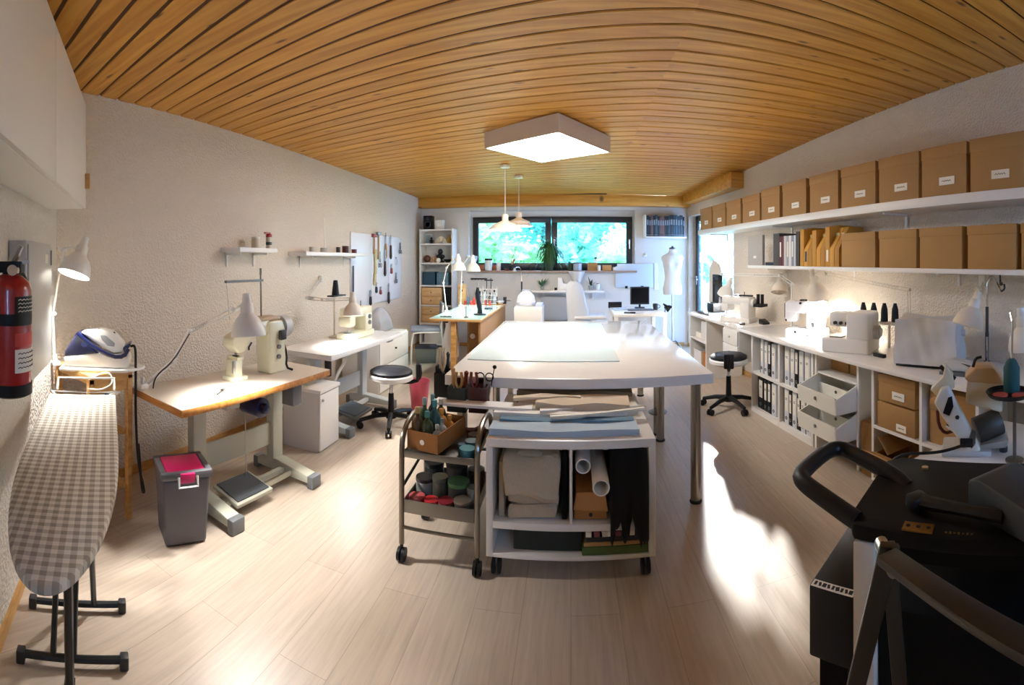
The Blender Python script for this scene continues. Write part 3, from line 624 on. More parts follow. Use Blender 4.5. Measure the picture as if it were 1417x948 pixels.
# ================================================================ second sewing table
tc2 = Vector((-1.86, 3.52, 0)); ta2 = math.radians(90 - 3)
t2 = sew_table('white-topped sewing table with grey stand, under the pegboard', tc2, ta2, 1.25, .50, LAM, WHITE, mat('#b9bdbd', .45), None, (-.33, .45))
B().bx(-.33, .45, .0, .03, .05, .08).ob('treadle_bar', GREYLT, t2)
pdl = B().box((.02, -.06, .085), (.30, .22, .022), (.16, 0, 0)).ob('pedal', GREYP, t2, bevel=.004)
B().box((.02, -.06, .10), (.26, .19, .006), (.16, 0, 0)).ob('rubber_mat', mat('#566370', .7, bump=.3, scale=200), pdl)
B().cyl((-.1, .12, TZ-.05), (-.1, .12, TZ-.3), .03, n=16).ob('motor', CHAR, t2)
B().tube([(-.26, -.15, TZ-.04), (-.26, -.16, TZ-.1), (-.33, -.12, TZ-.2), (-.35, -.05, .3)], .012, 8, 2).ob('knee_lift', WHITE, t2)
def onT2(x, y, z=0): return Vector((tc2.x + x*math.cos(ta2) - y*math.sin(ta2), tc2.y + x*math.sin(ta2) + y*math.cos(ta2), TZ + z))
sewing_machine('cream flatbed sewing machine on the white-topped table under the pegboard', onT2(.0, .02), ta2, .42, .27, .16, CREAM)
t = thing('thread_stand', 'thread stand with one black cone behind the cream flatbed machine', 'thread stand', onT2(.08, .17))
B().cyl((0, 0, 0), (0, 0, .40), .008, n=8).lathe([(.05, 0), (.05, .008), (.01, .02)]).ob('pole', mat('#cfc4ae', .5), t)
B().set(rot=(0, 0, ta2)).box((.04, 0, .37), (.22, .07, .012)).ob('cone_tray', BLACK, t, bevel=.004)
tag(B().set(onT2(.10, .17, .376)).lathe([(.034, 0), (.034, .01), (.02, .13), (.012, .135)]).ob('thread_cone', BLACK), 'black cone of thread on the stand by the cream flatbed machine', 'thread')
spring_lamp('pale lamp hanging over the cream flatbed machine on a wall-mounted arm', [Vector((XL+.02, 4.0, 1.18)), pd(425, 412, 4.0), pd(447, 415, 3.9), pd(485, 414, 3.85)], pd(489, 437, 3.75), Vector((.1, -.1, -1)), .085, .15, mat('#d9d0c4', .5), watt=24, base='wall')
# drawer cabinet at the end, with a grey dust cover on it
t = drawer_box('white drawer cabinet past the far end of the white sewing table', (-1.9, 4.72, 0), PI/2, .84, .42, .55, 2, WHITE, km=BLACK)
t = tag(B().grid(lambda u, v: (-2.06 + .0 - .22*v, 4.75 + .36*u, .56 + .26*(max(0, math.sin(PI*u))**.35)*(max(0, math.sin(PI*v))**.4)), 14, 10).ob('dust_cover', mat('#b4b7bd', .6), solid=.006), 'pale grey rounded dust cover on the white drawer cabinet by the left wall', 'dust cover')
tag(B().box((-1.96, 4.42, .553), (.02, .16, .006), (0, 0, .3)).box((-2.0, 4.55, .553), (.05, .012, .006)).ob('scissors', DKSTEEL), 'pair of dark scissors lying on the white drawer cabinet', 'scissors')
# ================================================================ wall shelves, pegboard
def wall_shelf(label, y0, y1, z, d=.2, th=.035):
    t = thing('wall_shelf', label, 'shelf', (XL, (y0+y1)/2, z), 0)
    L = (y1-y0)/2
    B().bx(.001, d, -L, L, -th, 0).ob('board', WHITE, t, bevel=.003)
    for s_ in (-1, 1): B().bx(.001, .15, s_*L*.7-.006, s_*L*.7+.006, -th-.02, -th).bx(.001, .012, s_*L*.7-.006, s_*L*.7+.006, -th-.11, -th).ob('bracket', WHITE, t)
    return t
a0, z1 = lw(332, 346, .2); a1, _ = lw(384, 345, .2)
wall_shelf('short white wall shelf holding the red-capped bottle', a0, a1, z1 + .02)
b0, z2 = lw(424, 349, .2); b1, _ = lw(508, 349, .2)
wall_shelf('long white wall shelf left of the pegboard', b0, b1, z2 + .005)
q, zq = lw(372, 340, .1)
t = thing('spray_can', 'bottle with red spray head on the short wall shelf', 'bottle', (XL+.1, q, z1 + .02))
B().lathe([(.024, 0), (.025, .09), (.018, .10)], n=16).ob('body', mat('#cfc7bd', .4), t); B().lathe([(.0255, .03), (.0255, .055)], n=16, cap=False).ob('band', mat('#23433a', .4), t)
B().lathe([(.026, .095), (.024, .12), (.012, .125)], n=14).box((-.0, -.02, .128), (.018, .07, .014)).ob('spray_head', RED, t, bevel=.002)
q, _ = lw(356, 340, .1)
jar('pale beige jar on the short wall shelf', (XL+.1, q - .02, z1 + .02), .035, .09, mat('#d8cbb8', .5), PAPER)
zs = z2 + .005
for k, (px_, h_, r_, m_, lb) in enumerate(((432, .05, .03, mat('#cfc9c0', .5), 'small pale tub first from the left on the long wall shelf'), (448, .045, .035, mat('#bdbab4', .5), 'flat grey tin second from the left on the long wall shelf'), (468, .06, .022, mat('#3a3231', .5), 'dark little bottle in the middle of the long wall shelf'), (478, .075, .035, mat('#4a2526', .5), 'brown-red jar on the long wall shelf near the pegboard'), (490, .045, .03, mat('#6b2c2c', .5), 'dark red tin at the right end of the long wall shelf'))):
    jar(lb, (XL+.1, lw(px_, 345, .1)[0], zs), r_, h_, m_, m_)
tag(B().cyl((XL+.12, lw(450, 340, .12)[0], zs), (XL+.11, lw(449, 300, .12)[0], zs + .33), .008, n=8).ob('roll', PAPER), 'thin white paper roll standing against the wall on the long shelf', 'paper roll')
# pegboard (white tool board)
y0, z0 = lw(486, 426, .02); y1, z1_ = lw(555, 331, .02); zt = lw(486, 321, .02)[1]
t = thing('tool_board', 'white metal tool board with hanging tools on the left wall', 'tool board', (XL, 0, 0))
B().bx(.002, .018, y0, y0 + (y1-y0)*.36, z0, zt).bx(.002, .018, y0 + (y1-y0)*.365, y0 + (y1-y0)*.71, z0, zt).bx(.002, .018, y0 + (y1-y0)*.715, y1, z0, zt).ob('panel', mat('#e6e9ef', .3), t, bevel=.002)
TM = {'w': mat('#b38a5a', .6), 'b': mat('#3b2a2c', .5), 'd': CHAR, 's': STEEL, 'y': mat('#c7b27a', .6), 'r': mat('#93444a', .5)}
tools = [(518, 338, 14, 'r', 'mallet', 'rose-handled mallet hanging top left on the tool board'), (524, 340, 20, 's', 'hammer', 'slim steel hammer hanging beside the rose mallet on the tool board'),
         (534, 340, 20, 'w', 'rasp', 'long tan wooden-handled rasp hanging at the top of the tool board'), (541, 342, 19, 'b', 'rasp', 'dark brown-handled rasp hanging at the top of the tool board'),
         (520, 362, 18, 'y', 'ruler', 'short yellow ruler hanging below the mallet on the tool board'), (526, 362, 16, 's', 'pliers', 'steel pliers hanging beside the yellow ruler on the tool board'), (533, 364, 20, 'b', 'brush', 'broad brown brush hanging in the middle of the tool board'),
         (542, 372, 8, 'r', 'awl', 'short red-handled awl hanging right of the brown brush'), (519, 386, 9, 'y', 'tag', 'cream paper tag hanging low on the tool board'), (521, 398, 8, 'd', 'punch', 'little black punch hanging under the cream tag'),
         (513, 412, 11, 'd', 'awl', 'black awl hanging lowest left on the tool board'), (538, 406, 16, 'd', 'chisel', 'long black chisel hanging lowest right on the tool board'), (527, 402, 6, 'r', 'hook', 'small pink hook low in the middle of the tool board'), (554, 345, 12, 'd', 'scissors', 'dark scissors hanging at the top right edge of the tool board'), (548, 362, 9, 's', 'ring', 'steel wire ring hanging at the right of the tool board'), (548, 386, 11, 's', 'clamp', 'grey clamp hanging below the wire ring'), (489, 395, 26, 'd', 'steel_ruler', 'long dark ruler hanging at the left edge of the tool board')]
for px_, py_, hp, mk, nm, lb in tools:
    y, z = lw(px_, py_, .035); h_ = hp * 2 * 5.5 / 640 * .5; t = thing(nm, lb, 'tool', (XL + .035, y, z)); wd = .03
    if nm in ('ring',): B().lathe([(.045, -.003), (.05, 0), (.045, .003)], d=(1, 0, 0), cap=False).ob('wire', TM[mk], t)
    elif nm in ('scissors', 'pliers', 'clamp'):
        B().box((0, .008, h_*.45), (.006, .016, h_), (.12, 0, 0)).box((0, -.008, h_*.45), (.006, .016, h_), (-.12, 0, 0)).ob('blade', TM[mk], t, bevel=.002)
        for s_ in (-1, 1): B().lathe([(.022, -.004), (.03, 0), (.022, .004)], (0, s_*.03, -h_*.35), (1, 0, 0), 14, cap=False).ob('handle', BLACK, t)
    elif nm in ('mallet', 'hammer'):
        B().box((0, 0, h_*.9), (.035, .10, .04)).ob('head', TM['s' if nm == 'hammer' else 'r'], t, bevel=.004); B().cyl((0, 0, h_*.9), (0, 0, -h_), .009, .013, 10).ob('handle', TM['w'], t)
    elif nm in ('ruler', 'steel_ruler', 'tag'): B().box((0, 0, 0), (.004, .06 if nm != 'steel_ruler' else .03, h_*2)).ob('blade', TM[mk], t); B().cyl((-.012, 0, h_*.93), (.006, 0, h_*.93), .004, n=8).ob('hanging_hook', STEEL, t)
    else: B().lathe([(.008, -h_), (wd*.6, -h_*.8), (wd*.5, 0), (.012, h_*.1), (.012, h_*.15)]).ob('handle', TM[mk], t); B().box((0, 0, h_*.55), (.008, .022, h_*.9)).ob('blade', STEEL, t, bevel=.002)
    if nm not in ('ruler', 'steel_ruler', 'tag'): B().cyl((-.02, 0, h_*.75), (.012, 0, h_*.75), .004, n=6).ob('hanging_hook', STEEL, t)
# ================================================================ CENTRE: cutting table
TX0, TX1, TY0, TY1, TT = -.68, .775, 2.43, 4.72, .745
t = thing('cutting_table', 'large white cutting table with steel legs in the middle of the room', 'table', ((TX0+TX1)/2, (TY0+TY1)/2, 0))
w, d = (TX1-TX0)/2, (TY1-TY0)/2
B().bx(-w, w, -d, d, TT-.055, TT).ob('tabletop', mat('#e9e6e3', .16, coat=.5), t, bevel=.003)
LEG = mat('#a9a6a0', .25, 1)
for x, y in ((w-.075, -d+.10), (-w+.075, -d+.10), (w-.075, d-.1), (-w+.075, d-.1), (w-.10, .0), (w-.10, -.13), (-w+.10, .0)):
    o = B().cyl((x, y, .012), (x, y, TT-.055), .03, n=20).ob('leg', LEG, t)
    B().lathe([(.034, 0), (.036, .006), (.03, .016)], (x, y, 0), n=20).ob('foot', RUBBER, o)
B().lathe([(.02, 0), (.07, .004), (.075, .012), (.02, .018)], (w-.11, -.07, .19), n=24).ob('leg_clamp', DKSTEEL, t)
q = [at(690, 448, TT), at(830, 448, TT), at(862, 503, TT), at(652, 500, TT)]
tag(B().bx(-.645, .30, 2.83, 4.55, TT+.0005, TT+.006).ob('glass_sheet', mat('#deeef0', .22, trans=.15), bevel=.001), 'large pale green glass cutting sheet lying on the cutting table', 'glass sheet')
# tool pouches hung on the corner
def pouch(label, loc, rz, w, d, h, m, seed, strap=PINE, handles=('#7a2d22', '#c79a64', '#8d8f92')):
    t = thing('tool_holder', label, 'tool holder', loc, rz)
    B().bx(-w/2, w/2, -d/2, -d/2+.004, 0, h).bx(-w/2, w/2, d/2-.004, d/2, 0, h).bx(-w/2, -w/2+.004, -d/2, d/2, 0, h).bx(w/2-.004, w/2, -d/2, d/2, 0, h).bx(-w/2, w/2, -d/2, d/2, 0, .004).ob('pouch', m, t, bevel=.003)
    B().bx(-w*.2, w*.2, d/2-.003, d/2+.004, h*.6, h+.03).ob('hanging_strap', BLACK, t)
    return t
DKLEA = mat('#23281f', .6, bump=.2, scale=60); OXB = mat('#4a1a16', .5, bump=.2, scale=60)
p1 = Vector((-.585, 2.36, .585)); pouch('dark green tool holder hanging on the near left corner of the cutting table', p1, 0, .10, .10, .125, DKLEA, 1)
p2 = Vector((-.475, 2.365, .585)); pouch('oxblood leather tool holder next to the dark green one on the table front', p2, 0, .095, .09, .13, OXB, 2)
p3 = Vector((-.745, 2.66, .56)); pouch('black tool holder hanging on the left side edge of the cutting table', p3, PI/2, .14, .09, .15, BLACK, 3)
rnd = random.Random(4)
def hand_tool(name, label, base, lean, L, hm, bm_=STEEL, kind='round', group=None):
    t = thing(name, label, 'tool', base); dz = Vector(lean).normalized()
    B().cyl((0, 0, 0), dz*L*.55, .0045, n=8).ob('shaft', bm_, t)
    if kind == 'round': B().lathe([(.006, 0), (.012, L*.08), (.010, L*.3), (.013, L*.42), (.004, L*.46)], dz*L*.5, dz, 12).ob('handle', hm, t)
    elif kind == 'ring':
        for s_ in (-1, 1): B().lathe([(.018, -.003), (.024, 0), (.018, .003)], dz*L*.8 + Vector((s_*.024, 0, 0)), (0, 1, 0), 14, cap=False).ob('handle', hm, t)
        B().cyl(dz*L*.5, dz*L*.8, .006, n=8).ob('blade', bm_, t)
    elif kind == 'pliers': B().tube([dz*L*.5, dz*L*.72 + Vector((.02, 0, 0)), dz*L + Vector((.012, 0, 0))], .008, 8, 1).tube([dz*L*.5, dz*L*.72 + Vector((-.02, 0, 0)), dz*L + Vector((-.012, 0, 0))], .008, 8, 1).ob('handle', hm, t)
    elif kind == 'ball': B().cyl(dz*L*.5, dz*L, .003, n=6).sph(dz*L, .011, 10).ob('handle', hm, t)
    return t
hm1, hm2, hm3 = mat('#7a2d22', .5), mat('#c79a64', .5), mat('#2b2b2e', .5)
hand_tool('awl', 'wooden-handled awl standing in the dark green tool holder', p1 + Vector((-.02, 0, .01)), (-.05, 0, 1), .22, hm2)
hand_tool('awl', 'red-handled awl standing in the dark green tool holder', p1 + Vector((.02, .02, .01)), (.1, 0, 1), .2, hm1)
hand_tool('pliers', 'tan-handled pliers standing in the dark green tool holder', p1 + Vector((.005, -.02, .01)), (.0, .05, 1), .19, mat('#b98a4a', .5), kind='pliers')
hand_tool('pliers', 'red-handled pliers standing in the oxblood tool holder', p2 + Vector((-.02, 0, .01)), (-.05, 0, 1), .19, hm1, kind='pliers')
hand_tool('scissors', 'black-ringed scissors standing in the oxblood tool holder', p2 + Vector((.02, .0, .01)), (.06, 0, 1), .21, BLACK, kind='ring')
hand_tool('marking_wheel', 'ball-ended marking tool sticking up from the oxblood tool holder', p2 + Vector((.035, .02, .01)), (.2, 0, 1), .22, BLACK, kind='ball')
hand_tool('pliers', 'large cream-handled pliers in the black tool holder at the table side', p3 + Vector((0, -.03, .01)), (-.05, .1, 1), .28, mat('#d9c7a0', .5), kind='pliers')
hand_tool('pliers', 'red-brown pliers in the black tool holder at the table side', p3 + Vector((0, .035, .01)), (-.1, 0, 1), .25, hm1, kind='pliers')
hand_tool('punch', 'black punch in the black tool holder at the table side', p3 + Vector((.01, .0, .01)), (.02, .1, 1), .26, hm3)
# ================================================================ white cart under the table
CX0, CX1, CY0, CY1, CT = -.365, .365, 1.965, 2.64, .60
t = thing('rolling_cart', 'white rolling cart with open compartments in front of the cutting table', 'cart', ((CX0+CX1)/2, (CY0+CY1)/2, 0)); w, d = (CX1-CX0)/2, (CY1-CY0)/2
CW = mat('#e2ddd4', .4)
B().bx(-w, w, -d, d, CT-.036, CT).ob('top_board', CW, t, bevel=.002)
for s_ in (-1, 1): B().bx(min(s_*w, s_*(w-.03)), max(s_*w, s_*(w-.03)), -d, d, .09, CT-.036).ob('side_panel', CW, t, bevel=.002)
B().bx(-w+.03, w-.03, -d, d, .215, .245).ob('shelf', CW, t, bevel=.002)
B().bx(-w+.03, w-.03, -d, d, .09, .108).ob('bottom_board', CW, t, bevel=.002)
B().bx(-.006, .006, -d+.005, d, .245, CT-.036).ob('divider', CW, t)
B().bx(-w+.03, w-.03, d-.012, d, .108, CT-.036).ob('back_panel', CW, t)
for x in (-w+.04, w-.04):
    for y in (-d+.05, d-.05):
        o = B().box((x, y, .082), (.05, .05, .012)).cyl((x, y, .06), (x, y, .08), .012).ob('caster', CHAR, t)
        b = B()
        for s_ in (-1, 1): b.cyl((x+s_*.005, y-.012, .033), (x+s_*.02, y-.012, .033), .033, n=20)
        b.ob('wheel', RUBBER, o, bevel=.003); B().bx(x-.004, x+.004, y-.02, y+.01, .03, .075).ob('fork', GREYP, o)
def cl(x, y, z): return Vector(((CX0+CX1)/2 + x, (CY0+CY1)/2 + y, z))
# canvas bundle, upper left
t = thing('canvas_bundle', 'folded beige canvas bundle in the upper left compartment of the cart', 'fabric', cl(-.168, -.045, .252))
for k in range(4):
    z0, z1 = .055*k + .002, .055*k + .06; ww = .105 + .006*math.sin(k*2.1); b = B()
    def fn(u, v, z0=z0, z1=z1, ww=ww, k=k):
        a = 2*PI*v; x = ww*math.copysign(abs(math.cos(a))**.35, math.cos(a)); z = (z0+z1)/2 + (z1-z0)*.56*math.copysign(abs(math.sin(a))**.6, math.sin(a))
        return (x + .008*math.sin(9*u+k), -.26 + .5*u + .012*math.sin(3*a+k*1.7), z + .006*math.sin(14*x+k*2) + (.016*u if k > 2 else 0))
    b.grid(fn, 10, 24); b.f([v for v in b.bm.verts][:24][::-1]); b.ob('fold', CANVAS, t, ang=70)
b = B().grid(lambda u, v: ((-.118 + .236*u)*(1 + .05*math.sin(5*v)), (-.12 - .17*math.sin(min(1, v*2.2)*PI/2)) - .012*math.sin(PI*v)*math.sin(4*u+1) + (.03*max(0, v-.9)*10), .262 - .16*max(0, v-.25)/.75 + .008*math.sin(8*u + 5*v) - .03*u*v), 16, 16)
b.ob('flap', CANVAS, t, solid=.008)
B().grid(lambda u, v: (-.1+.2*u, -.24+.46*v, .245 + .02*math.sin(4*u)*math.cos(3*v)), 10, 10).ob('top_fold', CANVAS, t, solid=.02)
tag(B().set(cl(-.30, -.10, .247)).prism([(-.2, 0), (.2, 0), (.2, .27), (-.2, .24)], 'x', -.014, .008).ob('felt_board', mat('#b7a88f', .85), bevel=.003), 'beige felt board standing at the left inside the cart', 'board')
t = tag(B().set(cl(-.028, -.08, .247)).prism([(-.22, 0), (.2, 0), (.2, .29), (-.22, .285)], 'x', -.012, .012).ob('black_board', BLK2, bevel=.002), 'black board standing left of the cart divider', 'board')
# upper right: rolls, kraft roll, black cloth
def roll(label, p0, p1, r, m, th=.006, group=None):
    p0, p1 = Vector(p0), Vector(p1); dd = (p1-p0); L = dd.length
    return tag(B().lathe([(r, 0), (r, L), (r-th, L), (r-th, 0), (r, 0)], p0, dd, 24, cap=False).ob('paper_roll', m), label, 'roll', group)
roll('open pale paper roll pointing out of the upper right of the cart', cl(.125, -.40, .43), cl(.125, .25, .47), .036, PAPER)
roll('white paper roll behind the pale one in the cart', cl(.052, -.33, .49), cl(.06, .28, .51), .033, mat('#d7d5d2', .7))
roll('bluish paper roll slanting behind the open roll in the cart', cl(.16, -.2, .53), cl(.16, .28, .53), .026, mat('#b8c4c8', .7))
t = thing('kraft_parcel', 'brown kraft paper parcel below the rolls in the cart', 'parcel', cl(.085, -.08, .247))
B().box((0, 0, .065), (.145, .46, .125), top=.9).ob('wrapper', CARD, t, bevel=.008); B().prism([(-.06, .125), (.06, .125), (.075, .04), (-.075, .05)], 'y', -.236, -.231).ob('flap', mat('#b67f49', .8), t); B().cyl((0, -.238, .03), (0, -.242, .03), .008, n=10).ob('button', INK, t)
b = B(); rnd = random.Random(3)
def bc(u, v):
    x = .168 + .160*u
    return (x, -.366 + .012*math.sin(11*u+2*v) - .006*math.sin(5*v+3*u) + .06*(1-v)**3, .555 - (.335 + .045*math.sin(17*u+1) + .018*math.sin(41*u) + (.07 if u > .86 else 0))*v)
b.grid(bc, 24, 10)
t = thing('black_fabric', 'black fabric hanging out of the right side of the cart', 'fabric', cl(0, 0, 0))
JET = mat('#060607', .95); b.ob('hanging_cloth', JET, t, solid=.006); B().box((.25, -.02, .38), (.15, .56, .25)).ob('folded_cloth', JET, t, bevel=.03, seg=3)
# lower
tag(B().set(cl(-.10, -.04, .109)).box((0, 0, .047), (.30, .52, .094)).ob('flat_box', DKGREEN, bevel=.004), 'dark green flat box in the lower part of the cart', 'box')
tag(B().set(cl(.19, -.062, .109)).box((0, 0, .018), (.285, .54, .036)).ob('flat_folder', mat('#4c5f2c', .7), bevel=.003), 'olive green folder at the bottom right of the cart', 'folder')
tag(B().set(cl(.19, -.07, .146)).box((0, 0, .008), (.27, .52, .016)).ob('cardboard_sheet', KRAFT, bevel=.002), 'cardboard sheet on the olive green folder in the cart', 'cardboard')
tag(B().set(cl(.19, -.078, .163)).box((0, 0, .011), (.255, .5, .022)).ob('dark_folder', INK, bevel=.003), 'black folder on the cardboard sheet in the cart', 'folder')
for i in range(8):
    tag(B().set(cl(.08 + .031*i, -.102, .1855), (0, 0, .02*(i % 3 - 1))).box((0, 0, .012), (.025, .46, .022)).ob('sample_strip', [PAPER, mat('#8e4a55', .7), mat('#cfcac4', .7)][i % 3], bevel=.002), '%s rolled sample strip, %s from the left, on the folders in the cart' % (['white', 'dusky red', 'pale grey'][i % 3], ['first', 'second', 'third', 'fourth', 'fifth', 'sixth', 'seventh', 'last'][i]), 'fabric strip', 'sample strips on the folders in the cart')
# on top
def slab(name, label, cat, c, sz, rz, m, amp=.004, seed=0, taper=1., bend=0.):
    b = B().set(c, (0, 0, rz)); L, Wd, H = sz
    def f(top):
        return lambda u, v: (-L/2 + L*u, (-Wd/2 + Wd*v)*(1 - (1-taper)*u) + bend*math.sin(PI*u), (H if top else 0) + (amp*math.sin(9*u+seed)*math.sin(5*v+seed) + amp if top else 0))
    n_ = 14
    T_ = [[b.v(f(1)(i/n_, j/6)) for j in range(7)] for i in range(n_+1)]; L_ = [[b.v(f(0)(i/n_, j/6)) for j in range(7)] for i in range(n_+1)]
    for i in range(n_):
        for j in range(6): b.f([T_[i][j], T_[i+1][j], T_[i+1][j+1], T_[i][j+1]]); b.f([L_[i][j], L_[i][j+1], L_[i+1][j+1], L_[i+1][j]])
        b.f([L_[i][0], L_[i+1][0], T_[i+1][0], T_[i][0]]); b.f([T_[i][6], T_[i+1][6], L_[i+1][6], L_[i][6]])
    b.f([L_[0][j] for j in range(7)] + [T_[0][j] for j in range(6, -1, -1)]); b.f([T_[n_][j] for j in range(7)] + [L_[n_][j] for j in range(6, -1, -1)])
    return tag(b.ob(name, m), label, cat)
slab('folded_cloth', 'folded pale blue cloth along the front of the cart top', 'fabric', cl(-.03, -.235, .601), (.66, .12, .022), .02, mat('#a9bccb', .85), .004, 1)
slab('folded_cloth', 'blue-grey cloth lying under the pale strips on the cart top', 'fabric', cl(-.02, -.16, .601), (.62, .05, .03), .0, mat('#5f7f96', .85), .003, 2)
slab('paper_pattern', 'stack of cream paper patterns at the back of the cart top', 'paper', cl(.03, .065, .601), (.60, .19, .034), .03, mat('#d8cdbd', .85), .006, 3)
slab('paper_pattern', 'long white paper strip across the middle of the cart top', 'paper', cl(-.05, -.085, .601), (.64, .045, .036), .05, PAPER, .004, 4, .8)
slab('fabric_piece', 'crumpled beige fabric piece on the paper patterns under the table edge', 'fabric', cl(.06, .02, .643), (.46, .16, .022), -.06, mat('#cbb99f', .9), .006, 5)
slab('curved_ruler', 'white curved pattern ruler lying on top of the paper patterns', 'ruler', cl(.02, -.06, .6445), (.34, .045, .006), .12, WHITE, .001, 6, .35, .02)
slab('wooden_lath', 'pale wooden lath slanting over the cart top', 'lath', cl(.13, -.13, .642), (.46, .022, .012), .22, mat('#e0d6c4', .6), .0005, 7)
slab('white_board', 'long white board sticking out left from the cart top over the trolley', 'board', cl(-.44, -.02, .637), (.5, .09, .012), -.02, WHITE, .0005, 8)
slab('paper_strip', 'cream paper strip with a pointed end at the right of the cart top', 'paper', cl(.20, -.035, .6475), (.34, .05, .004), -.12, PAPER, .003, 9, .15)
slab('paper_strip', 'beige felt strip curling over the back of the paper patterns', 'fabric', cl(-.12, .03, .667), (.34, .06, .008), .1, mat('#d5c6ae', .9), .005, 10, .5, .03)
slab('brown_paper', 'brown paper bundle at the very back of the cart top', 'paper', cl(.02, .21, .601), (.62, .10, .055), .0, mat('#8f7656', .85), .008, 11)
# ================================================================ steel kitchen trolley with boxes and jars
KX, KY = -.58, 2.15; kw, kd = .175, .18
t = thing('steel_trolley', 'narrow steel trolley with curved tube frame left of the white cart', 'trolley', (KX, KY, 0))
TB = mat('#8c857a', .3, 1)
for s_ in (-1, 1):
    o = B().tube([(s_*kw, -kd, .08), (s_*kw, -kd, .50), (s_*kw, -kd+.015, .57), (s_*kw, -kd+.10, .62), (s_*kw, kd-.10, .62), (s_*kw, kd-.015, .57), (s_*kw, kd, .50), (s_*kw, kd, .08)], .0125, 10, 2).ob('side_frame', TB, t)
    for y in (-kd, kd):
        b = B()
        for q in (-1, 1): b.cyl((s_*kw+q*.004, y, .03), (s_*kw+q*.017, y, .03), .03, n=18)
        b.cyl((s_*kw, y, .03), (s_*kw, y, .085), .008, n=8); b.ob('caster', BLACK, o)
for z, nm in ((.475, 'upper_tray'), (.225, 'lower_tray')):
    h_ = .03 if nm == 'upper_tray' else .06
    B().bx(-kw+.014, kw-.014, -kd, kd, z, z+.004).bx(-kw+.014, kw-.014, -kd-.004, -kd, z, z+h_).bx(-kw+.014, kw-.014, kd, kd+.004, z, z+h_).bx(-kw+.010, -kw+.014, -kd, kd, z, z+h_).bx(kw-.014, kw-.010, -kd, kd, z, z+h_).ob(nm, mat('#86827b', .35, .8), t, bevel=.001)
for z in (.155, .40):
    B().tube([(-kw, -kd if z < .3 else kd, z), (kw, -kd if z < .3 else kd, z)], .008, 8).ob('cross_bar', TB, t)
B().tube([(-kw-.0, -kd, .33), (-kw, kd, .38)], .007, 8).ob('side_bar', BLACK, t)
def kl(x, y, z): return Vector((KX+x, KY+y, z))
bxr = math.radians(-12)
t = thing('cardboard_tray', 'open brown cardboard box with dye bottles on the steel trolley', 'box', kl(-.05, -.025, .506), bxr)
cw_, cd_, ch_ = .16, .29, .085
B().bx(-cw_/2, cw_/2, -cd_/2, cd_/2, 0, .004).bx(-cw_/2, cw_/2, -cd_/2, -cd_/2+.004, .004, ch_).bx(-cw_/2, cw_/2, cd_/2-.004, cd_/2, .004, ch_).bx(-cw_/2, -cw_/2+.004, -cd_/2, cd_/2, .004, ch_).bx(cw_/2-.004, cw_/2, -cd_/2, cd_/2, .004, ch_).ob('box_wall', CARD, t)
B().cyl((-.0, -cd_/2-.001, .04), (0, -cd_/2-.003, .04), .012, n=14).ob('sticker', PAPER, t)
def inbox(x, y): return Vector((KX - .05 + .9*x*math.cos(bxr) - y*math.sin(bxr), KY - .025 + x*math.sin(bxr) + y*math.cos(bxr), .512))
for k, (x, y, r_, h_, m_, cm_, lb) in enumerate(((-.055, -.105, .026, .13, '#5a3f22', '#c9a86a', 'brown bottle with cream cap at the front left of the cardboard box'), (.0, -.10, .026, .12, '#3d4a30', '#4f8f8c', 'olive bottle with teal cap at the front of the cardboard box'),
        (-.055, -.04, .024, .15, '#46613f', '#93a9a4', 'green bottle with grey cap in the cardboard box'), (.0, -.03, .026, .145, '#2f5a5a', '#3f8f95', 'teal bottle with turquoise cap in the cardboard box'), (.055, -.095, .02, .08, '#8f8b80', '#b6b3aa', 'short grey bottle at the front right of the cardboard box'),
        (.055, -.045, .02, .09, '#bdb9ae', '#8fa0a0', 'small pale bottle at the right side of the cardboard box'), (-.05, .03, .022, .15, '#39403d', '#7fa0a5', 'dark bottle with light blue cap behind the green bottle'), (.0, .04, .026, .10, '#c4792c', '#d8903a', 'orange tub near the back of the cardboard box'), (.055, .03, .022, .085, '#c8842f', '#d99a45', 'small orange pot at the back right of the cardboard box'), (-.04, .10, .024, .12, '#3b5a52', '#d9d4c5', 'green bottle with white cap at the back of the cardboard box'))):
    bottle(lb, inbox(x, y), r_*1.08, h_*1.35, mat(m_, .35), mat(cm_, .4), 'dye bottles in the cardboard box')
for k, (x, y, r_, h_, m_, lb) in enumerate(((.12, -.13, .036, .05, '#4d8a94', 'turquoise tub at the front right of the upper trolley tray'), (.125, -.055, .032, .055, '#6d7f86', 'grey-blue tub at the right edge of the upper trolley tray'), (.085, -.092, .017, .05, '#3f5b6b', 'narrow dark blue tub beside the cardboard box'), (.125, .015, .032, .06, '#7a6a62', 'taupe jar in the upper trolley tray'), (.095, .07, .024, .06, '#553038', 'wine-red jar in the upper trolley tray'), (.13, .125, .027, .05, '#8b3240', 'red tin at the back right of the upper trolley tray'))):
    jar(lb, kl(x, y, .4795), r_, h_, mat(m_, .4), mat(m_, .35, var=.1), 'jars in the upper trolley tray')
